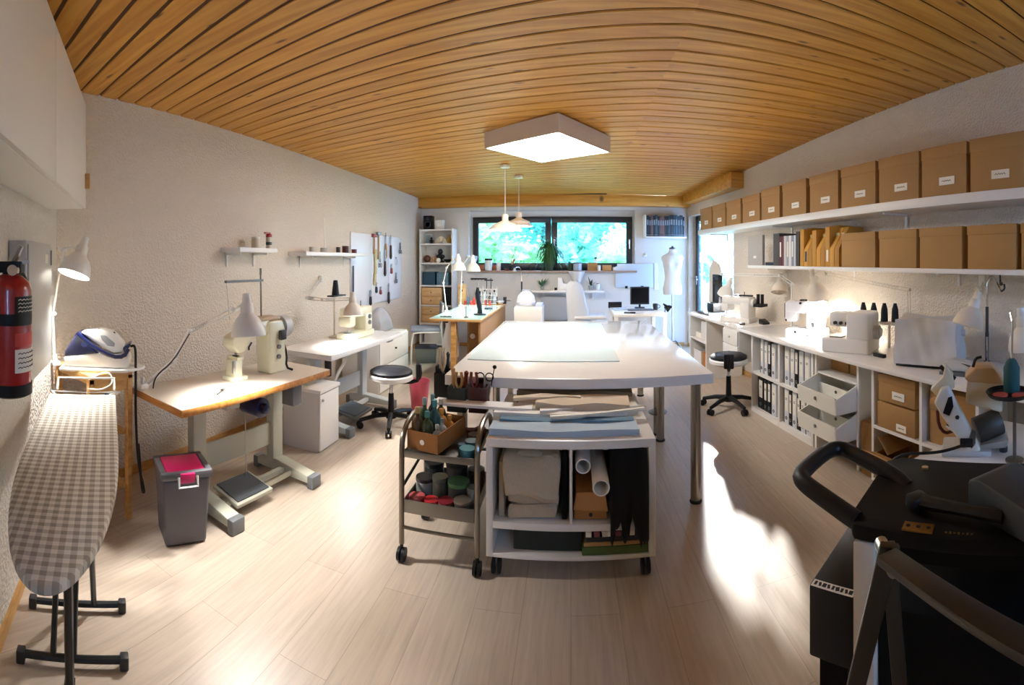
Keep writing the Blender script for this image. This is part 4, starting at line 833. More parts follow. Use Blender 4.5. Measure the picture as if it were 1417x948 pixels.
jl = [(-.115, -.14, .036, .06, '#a31f2a', '#c4555c', 'red jar at the front left of the lower trolley tray'), (-.045, -.142, .033, .055, '#b3121d', '#cf2a33', 'bright red jar second from the left in the lower tray'), (.025, -.140, .036, .06, '#b98a86', '#8c2630', 'pinkish jar with red lid in the lower tray front row'), (.10, -.135, .04, .07, '#5a5148', '#7b7064', 'brown-grey jar at the front right of the lower trolley tray'),
      (-.11, -.03, .045, .10, '#8a8b88', '#2a2b2c', 'grey jar with black lid at the left of the lower trolley tray'), (-.03, -.05, .036, .12, '#4c4a3e', '#5b594a', 'tall olive jar in the middle of the lower trolley tray'), (.06, -.05, .05, .11, '#3e3a36', '#4a7a4c', 'dark jar with green lid in the lower trolley tray'), (.125, -.055, .028, .09, '#b9bdbb', '#9aa3a6', 'small clear jar at the right side of the lower tray'), (-.10, .08, .05, .13, '#2b2d30', '#232426', 'large black jar at the back left of the lower tray'), (.02, .08, .055, .15, '#33302e', '#44403c', 'large dark brown jar at the back of the lower tray'), (.12, .07, .04, .12, '#46433f', '#35332f', 'dark grey jar at the back right of the lower tray')]
for x, y, r_, h_, m_, lm, lb in jl: jar(lb, kl(x, y, .2295), r_, h_, mat(m_, .3), mat(lm, .4), 'jars in the lower trolley tray')
# ================================================================ stools, pink bin
stool('black-cushioned white swivel stool by the white sewing table on the left', (-1.45, 3.54, 0), 0, .46, .185, back=math.radians(22))
t = thing('waste_basket', 'translucent pink waste basket on the floor behind the steel trolley', 'waste basket', (-1.36, 4.0, 0))
B().lathe([(.07, 0), (.095, .27), (.098, .275), (.092, .272), (.067, .004), (.001, .004)], n=28).ob('body', mat('#e0637c', .35, trans=.3, alpha=.85), t)
srl = stool('black-cushioned white swivel stool on the right by the binder shelf', (1.43, 4.03, 0), -1.326, .49, .18, back=math.radians(-33))
# ================================================================ BACK OF THE ROOM
# bookcase
BX0, BX1, BYF = -2.34, -1.80, 6.88
t = thing('bookcase', 'tall narrow white bookcase in the back left corner', 'bookcase', ((BX0+BX1)/2, BYF, 0)); w = (BX1-BX0)/2
for s_ in (-1, 1): B().bx(min(s_*w, s_*(w-.02)), max(s_*w, s_*(w-.02)), 0, .29, 0, 1.86).ob('side_panel', WHITE, t, bevel=.002)
ZS = [.06, .38, .66, .97, 1.32, 1.62, 1.84]
for z in ZS: B().bx(-w+.02, w-.02, 0, .29, z-.012, z+.010).ob('shelf', WHITE, t)
B().bx(-w+.02, w-.02, .28, .29, 0, 1.86).ob('back_panel', WHT2, t)
def bk(x, y, z): return Vector(((BX0+BX1)/2 + x, BYF + y, z))
zz = ZS[6] + .0105 
t = thing('loudspeaker', 'black loudspeaker on top of the back corner bookcase', 'loudspeaker', bk(-.15, .12, zz + .0)); B().bx(-.07, .07, -.07, .08, 0, .22).ob('cabinet', BLACK, t, bevel=.006); B().lathe([(.05, 0), (.045, .004), (.02, -.008), (.01, .0)], (0, -.07, .08), (0, -1, 0)).lathe([(.025, 0), (.02, .004), (.005, 0)], (0, -.07, .17), (0, -1, 0)).ob('driver', CHAR, t)
t = thing('planter', 'square white planter on top of the back corner bookcase', 'planter', bk(.03, .12, zz)); B().box((0, 0, .075), (.12, .12, .15), top=1.12).ob('pot', WHITE, t, bevel=.005); B().box((0, 0, .149), (.118, .118, .006)).ob('soil', mat('#40352c', .9), t)
def deco(label, x, z, m, kind, s=.1, y=.10):
    t = thing({'vase': 'vase', 'bust': 'figurine', 'shell': 'shell', 'ball': 'ball', 'frame': 'photo_frame', 'bowl': 'bowl', 'bag': 'bag'}[kind], label, 'ornament', bk(x, y, z))
    if kind == 'vase': B().lathe([(s*.3, 0), (s*.5, s*.4), (s*.3, s*.9), (s*.18, s*1.2), (s*.25, s*1.4)], n=18).ob('body', m, t)
    elif kind == 'bust': B().lathe([(s*.4, 0), (s*.45, s*.1), (s*.2, s*.3), (s*.5, s*.6), (s*.42, s*.8), (s*.15, s*.9)], n=18).ob('torso', m, t); B().sph((0, 0, s*1.15), (s*.26, s*.28, s*.32)).ob('head', m, t)
    elif kind == 'shell': B().grid(lambda u, v: ((.3+.7*v)*s*math.cos(PI*u)*.9, -.02*v + .01*math.sin(20*u), .02*s + s*(.2+.8*v)*math.sin(PI*u)), 20, 6).ob('fan', m, t, solid=.006)
    elif kind == 'ball': B().sph((0, 0, s*.5), s*.5).ob('body', m, t)
    elif kind == 'frame': B().bx(-s*.5, s*.5, 0, .012, 0, s*1.3).ob('frame', m, t, bevel=.003); B().bx(-s*.4, s*.4, -.002, 0, s*.12, s*1.18).ob('picture', mat('#8a97a0', .6, var=.4, scale=20), t)
    elif kind == 'bowl': B().lathe([(s*.25, 0), (s*.6, s*.35), (s*.7, s*.6), (s*.64, s*.6), (s*.5, s*.3), (.002, s*.08)], n=20).ob('body', m, t)
    return t
z = ZS[5] + .0105
deco('grey photo frame leaning in the top compartment of the bookcase', -.18, z, GREYLT, 'frame', .12, .18); deco('little black figurine in the top compartment of the bookcase', -.10, z, BLACK, 'bust', .07)
deco('cream scallop-shaped ornament in the top compartment of the bookcase', .06, z, mat('#d9d0be', .6), 'shell', .11); deco('golden vase at the right of the top compartment of the bookcase', .19, z, mat('#b98f3f', .4, .5), 'vase', .09)
z = ZS[4] + .0105
deco('chestnut round ornament at the left of the second bookcase compartment', -.17, z, mat('#5e3423', .4), 'ball', .12); deco('tan shell ornament in the second bookcase compartment', -.07, z, mat('#c2a27f', .6), 'shell', .09, .12)
deco('dark bust with round head in the second bookcase compartment', .03, z, mat('#22242a', .5), 'bust', .15, .16); deco('white ball ornament in the second bookcase compartment', .03, z, PAPER, 'ball', .075, .04); deco('black bowl at the right of the second bookcase compartment', .16, z, BLACK, 'bowl', .09)
z = ZS[3] + .0105
ibox('dark blue storage box with pale figures in the third bookcase compartment', bk(-.12, .02, z), 0, .20, .24, .21, mat('#24475c', .6, var=.5, scale=18), lid=0); ibox('grey-blue patterned box in the third bookcase compartment', bk(.10, .02, z), 0, .19, .24, .20, mat('#5b7c90', .6, var=.5, scale=14), lid=0)
t = drawer_box('small birch drawer chest in the bookcase under the blue boxes', bk(-.075, .02, ZS[2]+.0105), 0, .33, .26, .27, 2, BIRCH, km=DKSTEEL, name='drawer_chest')
t = drawer_box('small birch drawer chest lower in the bookcase', bk(-.075, .02, ZS[1]+.0105), 0, .33, .26, .25, 2, BIRCH, km=DKSTEEL, name='drawer_chest')
ibox('black upright box beside the birch chest in the bookcase', bk(.17, .03, ZS[2]+.0105), 0, .12, .22, .27, BLACK, lid=0); jar('black canister beside the lower birch chest in the bookcase', bk(.17, .12, ZS[1]+.0105), .06, .2, BLACK, CHAR)
ibox('white box at the bottom of the bookcase', bk(0, .03, ZS[0]+.0105), 0, .4, .24, .24, WHT2)
# ---------------- workbench
HX0, HX1, HY0, HY1, HZ = -1.50, -.93, 4.72, 6.62, .75
t = thing('workbench', 'wooden workbench with lit glass top in the back left of the room', 'workbench', ((HX0+HX1)/2, (HY0+HY1)/2, 0)); w, d = (HX1-HX0)/2, (HY1-HY0)/2
B().bx(-w, w, -d, d, HZ-.03, HZ-.006).ob('bench_top', PINE, t, bevel=.003)
B().bx(-w+.01, w-.01, -d+.01, d-.35, HZ-.006, HZ).ob('glass_top', mat('#cfeee6', .08, coat=.6), t)
for x, y in ((-.02, -d+.06), (-w+.04, d-.05), (w-.04, d-.05)): B().box((x, y, (HZ-.03)/2), (.06, .06, HZ-.03)).ob('leg', PINE, t, bevel=.003)
B().bx(w-.03, w-.008, -d+.02, d-.05, .12, HZ-.03).ob('side_panel', mat('#a57a4a', .6, var=.12, scale=6), t, bevel=.002)
B().bx(.06, w-.03, -d+.45, d-.1, .12, HZ-.03).ob('drawer_block', mat('#a87c4b', .6, var=.1, scale=6), t, bevel=.003)
B().cyl((.10, -d+.44, .5), (.10, -d+.452, .5), .03, n=14).ob('drawer_knob', WHITE, t)
def hb(x, y, z=0): return Vector(((HX0+HX1)/2 + x, (HY0+HY1)/2 + y, HZ + z))
t = thing('plastic_bag', 'white plastic bag hanging under the workbench front', 'bag', hb(-.10, -.72, -.5)); B().lathe([(.03, 0), (.09, .06), (.10, .2), (.06, .38), (.02, .45)], n=14, sy=.6).ob('bag', mat('#dfe2e6', .5, bump=.6, scale=20), t)
t = thing('plastic_bag', 'white plastic bag slumped on the floor under the workbench', 'bag', (-1.12, 5.02, 0)); B().lathe([(.08, 0), (.11, .08), (.09, .22), (.03, .32)], n=14, sy=.8).ob('bag', mat('#d8dade', .5, bump=.6, scale=20), t)
t = thing('extractor_hose', 'grey ribbed hose looping below the workbench', 'hose', hb(-.12, -.5, 0)); b = B(); pts = [(-.13, .02, -.04), (-.12, .0, -.2), (-.1, -.03, -.35), (-.04, -.02, -.48), (.0, .02, -.6)]; b.tube(pts, .02, 8, 2); b.ob('hose', GREYP, t)
b = pd(664, 436, 5.25); bt = thing('bench_tool', 'black upright bench tool on a round base at the right of the lit workbench', 'tool', (b.x, b.y, HZ))
B().lathe([(.07, 0), (.07, .012), (.03, .02), (.025, .06)]).ob('base', BLACK, bt); B().tube([(0, 0, .05), (-.01, 0, .12), (-.03, 0, .24), (-.025, 0, .31)], [.025, .03, .026, .014], 10).ob('body', BLACK, bt); B().cyl((-.025, 0, .3), (-.025, 0, .36), .006, n=8).ob('needle', STEEL, bt)
b = pd(645, 436, 5.0); t = thing('scriber', 'thin dark scriber standing in a small holder on the workbench', 'tool', (b.x, b.y, HZ)); B().lathe([(.025, 0), (.02, .01), (.008, .012)]).ob('foot', CHAR, t); B().cyl((0, 0, .01), (0, 0, .12), .005, n=8).ob('rod', DKSTEEL, t)
tag(B().set(hb(-.13, -.83, .001)).box((0, 0, .006), (.12, .012, .008), (0, 0, .3)).box((.02, .02, .006), (.10, .010, .008), (0, 0, -.4)).ob('tweezers', CHAR), 'crossed dark tweezers at the near left of the lit workbench', 'tweezers')
b = pd(676, 427, 5.9); tag(B().set((b.x, b.y, HZ)).lathe([(.05, 0), (.055, .012), (.02, .018)]).ob('dish', BLACK), 'small black round dish on the lit workbench', 'dish')
rnd = random.Random(5)
hues = [('#b02a22', 'red'), ('#2a2a2d', 'black'), ('#c43a2e', 'bright red'), ('#d88a86', 'pink'), ('#8a2c26', 'dark red'), ('#41566b', 'blue-grey')]
for i, (px_, h_, kd_) in enumerate(((640, .09, 0), (644, .18, 5), (649, .09, 2), (653, .16, 0), (657, .08, 3), (670, .12, 4), (676, .09, 2))):
    p = pd(px_, 420, 6.3); hc, hn = hues[kd_]
    t = thing('screwdriver', '%s-handled tool, %s from the left at the back of the workbench' % (hn, ['first', 'second', 'third', 'fourth', 'fifth', 'sixth', 'last'][i]), 'tool', (p.x, 6.3, HZ), 0, 'hand tools at the back of the workbench')
    B().lathe([(.016, 0), (.018, h_*.5), (.01, h_*.6)], n=12).ob('handle', mat(hc, .4), t); B().cyl((0, 0, h_*.55), (0, 0, h_*1.3), .004, n=6).ob('shaft', STEEL, t)
p = pd(634, 412, 6.35); t = thing('wooden_rack', 'upright pine tool rack at the back left of the workbench', 'rack', (p.x, 6.4, HZ)); B().box((0, 0, .14), (.12, .03, .28)).ob('board', BIRCH, t, bevel=.004); B().sph((0, -.03, .19), .014, 10).ob('hook', BLACK, t); B().sph((0, 0, .31), .022, 10).ob('finial', BLACK, t)
b0 = pd(672, 405, 6.5); t = thing('wire_rack', 'white mesh rack with dark bottles at the back of the workbench', 'rack', (b0.x, 6.48, HZ)); bb = B()
for i in range(5): bb.cyl((-.14+.07*i, -.05, 0), (-.14+.07*i, -.05, .2), .004, n=6).cyl((-.14+.07*i, .05, 0), (-.14+.07*i, .05, .24), .004, n=6)
for z in (.06, .12, .2): bb.bx(-.15, .15, -.055, -.047, z, z+.008).bx(-.15, .15, .047, .055, z, z+.008)
bb.bx(-.15, .15, -.05, .05, 0, .006); bb.ob('frame', WHITE, t)
for i, (dx, h_, c_) in enumerate(((-.1, .17, '#1f3d57'), (-.03, .20, '#dfe4ea'), (.05, .15, '#23262c'), (.11, .19, '#c3ccd4'))):
    bottle('%s bottle, %s from the left in the white mesh rack' % (['navy', 'white', 'black', 'pale grey'][i], ['first', 'second', 'third', 'last'][i]), (b0.x+dx, 6.48, HZ+.007), .025, h_, mat(c_, .4), BLACK, 'bottles in the mesh rack')
for i in range(2):
    p = pd(674 + 6*i, 392, 6.7); t = thing('soldering_stand', '%s thin rod stand behind the mesh rack' % ('left' if not i else 'right'), 'stand', (p.x, 6.56, HZ)); B().cyl((0, 0, 0), (0, 0, .36), .006, n=8).cyl((-.03, 0, .33), (.03, 0, .33), .01, n=8).lathe([(.03, 0), (.03, .012)]).ob('rod', CHAR, t)
t = thing('bowl', 'small white bowl at the right end of the workbench', 'bowl', hb(.22, .80, 0)); B().lathe([(.03, 0), (.06, .04), (.055, .04), (.002, .008)]).ob('body', WHITE, t)
t = thing('hook_rail', 'short dark key rail on the wall below the window sill', 'rail', (pd(660, 386, 7.2).x, YB, pd(660, 386, 7.3).z)); B().bx(-.13, .13, -.012, -.001, -.012, .012).ob('rail', CHAR, t)
for i in range(5): B().tube([(-.1+.05*i, -.012, 0), (-.1+.05*i, -.03, -.02), (-.1+.05*i, -.03, .0)], .004, 6).ob('hook', CHAR, t)
t = thing('vise', 'dark bench vise at the back right corner of the workbench', 'vise', (-1.02, 6.55, HZ-.0055)); B().bx(-.066, .1, -.03, .03, 0, .03).bx(.06, .1, -.04, .04, .03, .10).bx(-.06, -.03, -.04, .04, .03, .10).ob('jaw', CHAR, t, bevel=.004); B().cyl((.1, 0, .05), (.17, 0, .05), .008, n=8).cyl((.165, -.05, .05), (.165, .05, .05), .005, n=6).ob('screw', DKSTEEL, t)
# lit magnifier lamps on bench
a = pd(611, 436, 5.9); a.z = HZ
spring_lamp('tall white arc lamp with bell shade over the lit workbench', [Vector((-1.46, 5.3, HZ)), Vector((-1.50, 5.3, 1.10)), Vector((-1.46, 5.3, 1.28)), Vector((-1.36, 5.25, 1.38))], Vector((-1.30, 5.25, 1.25)), Vector((.05, 0, -1)), .085, .15, PLAS, watt=12, springs=False, col=(.75, 1, .97))
spring_lamp('white bench lamp with wide shade behind the arc lamp at the workbench', [Vector((-1.46, 6.0, HZ)), Vector((-1.44, 6.0, 1.3)), Vector((-1.34, 6.0, 1.42))], Vector((-1.29, 6.0, 1.22)), Vector((.02, 0, -1)), .10, .17, PLAS, watt=10, springs=False, col=(.75, 1, .97))
# chair with storage box
t = thing('chair', 'white tube-framed chair with grey seat beside the workbench', 'chair', (-1.93, 5.95, 0), math.radians(-70))
for x in (-.19, .19):
    B().tube([(x, -.20, 0), (x, -.19, .40), (x, -.1, .42), (x, .17, .42)], .012, 8, 1).ob('leg', WHITE, t); B().tube([(x, .28, 0), (x, .2, .40), (x, .22, .78)], .012, 8, 1).ob('leg', WHITE, t)
B().box((0, -.01, .445), (.40, .40, .045)).ob('seat', mat('#8a919e', .7), t, bevel=.015, seg=3); B().bx(-.19, .19, .20, .24, .52, .80).ob('backrest', mat('#7d8085', .7), t, bevel=.012); B().bx(-.18, .18, .241, .25, .54, .78).ob('back_cover', mat('#4a2420', .7), t)
t = thing('storage_bin', 'clear plastic bin with dark contents below the grey chair', 'storage bin', (-1.93, 5.95, 0), math.radians(-70)); B().box((0, 0, .1), (.26, .26, .2), top=1.08).ob('bin', mat('#8b9694', .2, trans=.3, alpha=.8), t, bevel=.01); B().box((0, 0, .206), (.3, .3, .012)).ob('lid', mat('#2a3140', .5), t, bevel=.004)
# ---------------- window sill things
zs = WZ0 + .0005
def sx_(px_, y): return bw(px_, 360, YB - y)[0]
SY = YB + .03
for px_, w_, h_, m_, nm, lb, cat in ((667, .07, .09, mat('#a5603a', .7), 'planter', 'terracotta box planter at the left of the window sill', 'planter'), (684.5, .05, .085, mat('#a5603a', .7), 'planter', 'small terracotta planter behind the lidded white jar', 'planter')):
    t = thing(nm, lb, cat, (sx_(px_, SY), SY, zs)); B().box((0, 0, h_/2), (w_, .08, h_), top=1.05).ob('pot', m_, t, bevel=.004); B().box((0, 0, h_-.002), (w_*.9, .07, .008)).ob('soil', mat('#3a2c22', .9), t)
jar('white jar with wide black lid on the window sill', (sx_(676, SY-.05), SY-.05, zs), .06, .19, mat('#dfe8ec', .3), BLACK); jar('plain white cup on the window sill', (sx_(690, SY-.05), SY-.05, zs), .034, .14, WHITE)
tw = pot('twiggy bare plant in a dark pot on the window sill', (sx_(709, SY), SY, zs), .045, .09, CHAR, mat('#9c5a2a', .6), 10, .18, 3, .2, w=.008)
b = B(); rnd = random.Random(8)
for i in range(12): b.tube([(0, 0, .08), (rnd.uniform(-.05, .05), 0, .18), (rnd.uniform(-.09, .09), rnd.uniform(-.04, .04), rnd.uniform(.25, .38))], .0025, 5)
b.ob('twigs', mat('#c9a77d', .7), tw)
t = thing('brown_bowl', 'low brown bowl at the foot of the twiggy plant', 'bowl', (sx_(701, SY-.07), SY-.07, zs)); B().lathe([(.03, 0), (.05, .035), (.046, .035), (.002, .01)]).ob('body', mat('#6b3b2a', .5), t)
sp = thing('spider_plant', 'big dark green spider plant with trailing leaves in the middle of the window', 'potted plant', (sx_(760, SY-.04), SY-.04, zs))
B().lathe([(.055, 0), (.078, .19), (.07, .19), (.002, .17)], n=20).ob('pot', mat('#2a3127', .6), sp)
b = B(); rnd = random.Random(11)
for i in range(190):
    a = rnd.uniform(0, 2*PI); L = rnd.uniform(.24, .44); up = rnd.uniform(.2, 1.5); dd = Vector((math.cos(a), math.sin(a)*.55, 0)); dd.y = -abs(dd.y) if up < 1.05 else dd.y*.3; sd = Vector((-dd.y, dd.x, 0)).normalized(); P = []; bw_ = rnd.uniform(.008, .015)
    z00 = rnd.uniform(.17, .40)
    for k in range(8):
        q = k/7; c = Vector((dd.x*.03, dd.y*.03, z00)) + dd*L*q*.75 + Vector((0, 0, L*(up*q*1.1 - q*q*rnd.uniform(1.1, 1.25)*(up*.55+.7)))); c.y = min(c.y, .07 if c.z > .03 else -.075)
        ww = bw_*math.sin(PI*min(.97, q*.85+.15)); P.append((b.v(c-sd*ww), b.v(c+sd*ww+Vector((0, 0, .004)))))
    for k in range(7): b.f([P[k][0], P[k][1], P[k+1][1], P[k+1][0]])
b.ob('leaves', mat('#2f5a2c', .5, var=.35, scale=6), sp); B().cyl((0, 0, .15), (0, 0, .4), .03, .015, 8).ob('stem', mat('#3a4a2a', .8), sp)
pot('small green succulent in a dark pot right of the spider plant', (sx_(789, SY), SY, zs), .045, .10, mat('#3d4f3f', .6), mat('#4a7a4a', .5), 18, .07, 5, .3)
jar('clear grey storage jar with dark lid on the window sill', (sx_(799, SY-.03), SY-.03, zs), .07, .13, mat('#aab4c0', .2), mat('#59606a', .4))
ibox('brown cardboard box on the window sill right of the clear jar', (sx_(820, SY-.06), SY-.06, zs), 0, .16, .1, .13, KRAFT, lid=0); ibox('low tan box at the right of the window sill', (sx_(840, SY-.06), SY-.06, zs), 0, .15, .1, .09, mat('#c08f55', .7), lid=0)
jar('little white jar in front of the cardboard box on the sill', (sx_(829, SY-.09), SY-.09, zs), .025, .085, WHITE, GREYLT); jar('tiny white pot at the right end of the window sill', (sx_(850, SY-.04), SY-.04, zs), .025, .06, WHITE)
pot('small green plant on top of the sill cardboard box', (sx_(824, SY-.01), SY-.01, zs + .1305), .025, .05, WHITE, mat('#54804c', .5), 14, .07, 9, .4)
spring_lamp('white lamp head leaning at the left edge of the window', [Vector((-1.50, 7.13, zs)), Vector((-1.56, 7.13, 1.36)), Vector((-1.62, 7.12, 1.45))], Vector((-1.47, 7.08, 1.38)), Vector((1, -.1, -.35)), .055, .12, mat('#d5e6f2', .4), watt=0, springs=False, base='foot')
# ---------------- wall desk with shelf
xa, xb = bw(736, 402, .2)[0], bw(836, 402, .2)[0]; za_ = bw(780, 402, .2)[1]
t = thing('wall_shelf', 'wide white wall shelf under the window holding small plants', 'shelf', ((xa+xb)/2, YB, za_)); L = (xb-xa)/2
B().bx(-L, L, -.22, -.001, -.035, 0).ob('board', WHITE, t, bevel=.003)
for s_ in (-.7, .7): B().bx(s_*L-.008, s_*L+.008, -.18, -.001, -.05, -.035).bx(s_*L-.008, s_*L+.008, -.014, -.001, -.15, -.05).ob('bracket', WHITE, t)
xg0, xg1 = bw(748, 420, .01)[0], bw(792, 420, .01)[0]
t = thing('radiator', 'flat grey radiator panel on the wall under the wide shelf', 'radiator', ((xg0+xg1)/2, YB, .44)); B().bx(-(xg1-xg0)/2, (xg1-xg0)/2, -.08, -.015, 0, .36).ob('panel', mat('#a9aaac', .5), t, bevel=.008); B().bx(-(xg1-xg0)/2+.02, (xg1-xg0)/2-.02, -.075, -.02, .36, .366).ob('grille', GREYLT, t)
for s_ in (-.3, .3): B().cyl((s_, -.05, 0), (s_, -.05, -.44), .01, n=8).ob('pipe', WHITE, t)
pot('small dark green plant at the left end of the wide wall shelf', (bw(750, 400, .12)[0], YB-.12, za_), .03, .06, mat('#8b9a92', .5), mat('#3f6b4a', .5), 16, .16, 21, .2, w=.016)
t = thing('white_box', 'bright white lamp box on the wide wall shelf', 'box', (bw(781, 395, .14)[0], YB-.14, za_)); B().prism([(-.10, 0), (.10, 0), (.10, .10), (-.02, .10), (-.04, .19), (-.10, .19)], 'y', -.04, .04).ob('body', mat('#f6f4ee', .5), t, bevel=.004)
jar('small black tin beside the white box on the wide wall shelf', (bw(769, 400, .12)[0], YB-.12, za_), .02, .04, BLACK)
t = thing('funnel_lamp', 'white cone lampshade fixed under the window sill above the white chair', 'lamp', (bw(798, 380, .09)[0], YB-.12, za_ + .10)); B().lathe([(.045, 0), (.13, .19), (.125, .19), (.04, .004)], n=24).ob('shade', mat('#d9d5d0', .5), t); B().cyl((0, 0, -.10), (0, 0, .01), .02, n=12).ob('foot', WHITE, t)
pot('cactus-like plant in a grey pot at the right of the wide wall shelf', (bw(818, 400, .1)[0], YB-.1, za_), .045, .07, mat('#9aa0a2', .5), mat('#2e4a33', .5), 9, .15, 31, .0, w=.012); jar('white jar with dark round stopper at the right of the wide wall shelf', (bw(827, 400, .1)[0], YB-.1, za_), .035, .1, mat('#d5dbe0', .4), CHAR, lr=.6)
# white cabinet with bag
a = wy0 = at(712, 424, .76)
t = drawer_box('white chest beyond the cutting table, with a white bag on it', (-.555, 6.0, 0), 0, .37, .42, .755, 3, WHITE, knob='none')
t = thing('cloth_bag', 'white cloth bag sitting on the white chest', 'bag', (-.60, 6.17, .756)); B().lathe([(.10, 0), (.13, .05), (.11, .14), (.05, .20), (.06, .215)], n=20, sy=.75).ob('body', mat('#dfe3ee', .7, bump=.5, scale=25), t); B().lathe([(.135, 0), (.14, .008), (.06, .014)], sy=.8).ob('saucer', GREYLT, t)
t = thing('folded_sheet', 'folded pale blue sheet at the right of the white chest top', 'paper', (-.42, 6.2, .756)); B().box((0, 0, .02), (.09, .25, .04)).ob('sheets', mat('#cdd8ee', .7), t, bevel=.006)
p = pd(722, 415, 6.9); t = thing('floor_lamp', 'thin chrome gooseneck lamp with dark grip behind the white chest', 'lamp', (p.x, 6.85, 0)); B().lathe([(.10, 0), (.10, .015), (.01, .02)]).ob('base', CHAR, t); B().tube([(0, 0, .02), (0, 0, 1.15), (-.01, 0, 1.24), (-.05, 0, 1.27), (-.10, 0, 1.25)], .006, 8, 2).ob('pole', CHROME, t); B().cyl((0, 0, .75), (0, 0, 1.05), .012, n=10).ob('grip', CHAR, t); B().lathe([(.012, 0), (.03, -.05), (.028, -.05)], (-.105, 0, 1.25)).ob('shade', GREYLT, t)
# desk under the shelf: drawers, white chair
t = thing('low_cabinet', 'low white cabinet with dark open front under the radiator', 'cabinet', (-.22, 6.6, 0)); B().bx(-.22, .22, 0, .4, .06, .08).bx(-.22, .22, 0, .4, .40, .42).bx(-.22, -.2, 0, .4, 0, .4).bx(.2, .22, 0, .4, 0, .4).ob('body', WHITE, t); B().bx(-.2, .2, .38, .39, .08, .40).ob('back_panel', CHAR, t)
p = pd(803, 440, 6.15)
t = thing('desk_chair', 'tall white moulded chair with curved back facing the side desk', 'chair', (p.x + .12, 6.15, 0), 0)
b = B()
def chairback(u, v):
    z = .42 + .67*u; wd = .145*(1 - .35*u*u) * (1 if u < .88 else math.sqrt(max(0.02, 1 - ((u-.88)/.13)**2)))
    return (-.12 + wd*(2*v-1) - .09*u, -.10 + .02*math.cos(PI*(v-.5))*-2 + .05*u, z)
b.grid(chairback, 18, 10); b.ob('backrest', mat('#c3c8cf', .4), t, solid=.025)
B().bx(-.2, .22, -.16, .28, .60, .64).ob('seat', mat('#d9dadd', .35), t, bevel=.015, seg=3); B().cyl((.05, .06, .06), (.05, .06, .60), .03, n=14).ob('column', CHROME, t); B().lathe([(.2, 0), (.2, .015), (.03, .06)], (.02, .06, 0), n=28).ob('base', CHROME, t)
B().tube([(-.15, -.1, .47), (-.05, -.06, .56), (.1, 0, .60)], .03, 8, 1).ob('bracket', WHITE, t)
# small desk with monitor
t = thing('computer_desk', 'small white desk with a black monitor in the back right', 'desk', (.84, 5.92, 0)); w, d = .32, .42
B().bx(-w, w, -d, d, .685, .72).ob('desktop', WHITE, t, bevel=.003)
for x in (-w+.025, w-.025):
    for y in (-d+.025, d-.025): B().box((x, y, .3425), (.045, .045, .685)).ob('leg', WHITE, t, bevel=.002)
B().bx(-w+.05, w-.05, d-.03, d-.015, .40, .685).ob('modesty_panel', WHT2, t)
DZ0 = .7205
t = thing('monitor', 'black computer monitor on the small white desk', 'monitor', (.93, 6.2, DZ0), -.05); B().bx(-.13, .13, -.012, .012, .05, .29).ob('screen_bezel', CHAR, t, bevel=.004); B().bx(-.115, .115, -.0135, -.012, .065, .275).ob('screen', mat('#0d0f14', .12), t); B().box((0, .02, .005), (.13, .11, .01)).cyl((0, .02, .01), (0, .02, .1), .015, n=10).ob('stand', BLACK, t)
t = thing('keyboard', 'dark blue-grey keyboard in front of the black monitor', 'keyboard', (.90, 5.93, DZ0)); B().bx(-.17, .17, -.06, .06, 0, .012).ob('case', mat('#50607a', .5), t, bevel=.004); b = B()
for r_ in range(4):
    for c_ in range(13): b.box((-.15+.025*c_, -.04+.027*r_, .0145), (.02, .021, .005), top=.85)
b.ob('keys', mat('#8b9ab3', .5), t)
t = thing('graphics_tablet', 'pale blue graphics tablet at the left of the small white desk', 'tablet', (.64, 6.1, DZ0), .1); B().bx(-.10, .10, -.14, .14, 0, .01).ob('body', mat('#b9cbe4', .3), t, bevel=.004); B().bx(-.08, .08, -.10, .12, .0101, .0108).ob('drawing_area', mat('#dbe7f6', .3), t)
t = thing('phone', 'black phone lying near the front edge of the small white desk', 'phone', (.72, 5.62, DZ0), -.2); B().bx(-.07, .07, -.035, .035, 0, .012).ob('case', BLACK, t, bevel=.004); B().bx(-.06, .06, -.028, .028, .0121, .0125).ob('screen', mat('#1a1c20', .1), t)
t = thing('mug', 'dark mug at the right end of the small white desk', 'mug', (1.10, 5.95, DZ0)); B().lathe([(.03, 0), (.035, .08), (.031, .08), (.027, .008), (.001, .006)]).ob('body', CHAR, t); B().tube([(.033, 0, .065), (.06, 0, .06), (.06, 0, .03), (.033, 0, .02)], .005, 6, 1).ob('handle', CHAR, t)
t = thing('external_drive', 'black box standing at the back left of the small white desk', 'box', (.60, 6.28, DZ0)); B().bx(-.09, .09, -.03, .03, 0, .08).ob('case', BLACK, t, bevel=.005); B().bx(-.08, .08, -.0315, -.03, .02, .03).ob('slot', CHAR, t)
p = pd(918, 432, 6.3); t = spring_lamp('small black lamp hanging off the right end of the small white desk', [Vector((1.20, 6.0, 0)), Vector((1.22, 6.0, .45)), Vector((1.24, 6.0, .74))], Vector((1.30, 5.97, .72)), Vector((.6, -.2, -.5)), .05, .09, BLACK, watt=0, springs=False, base='foot')
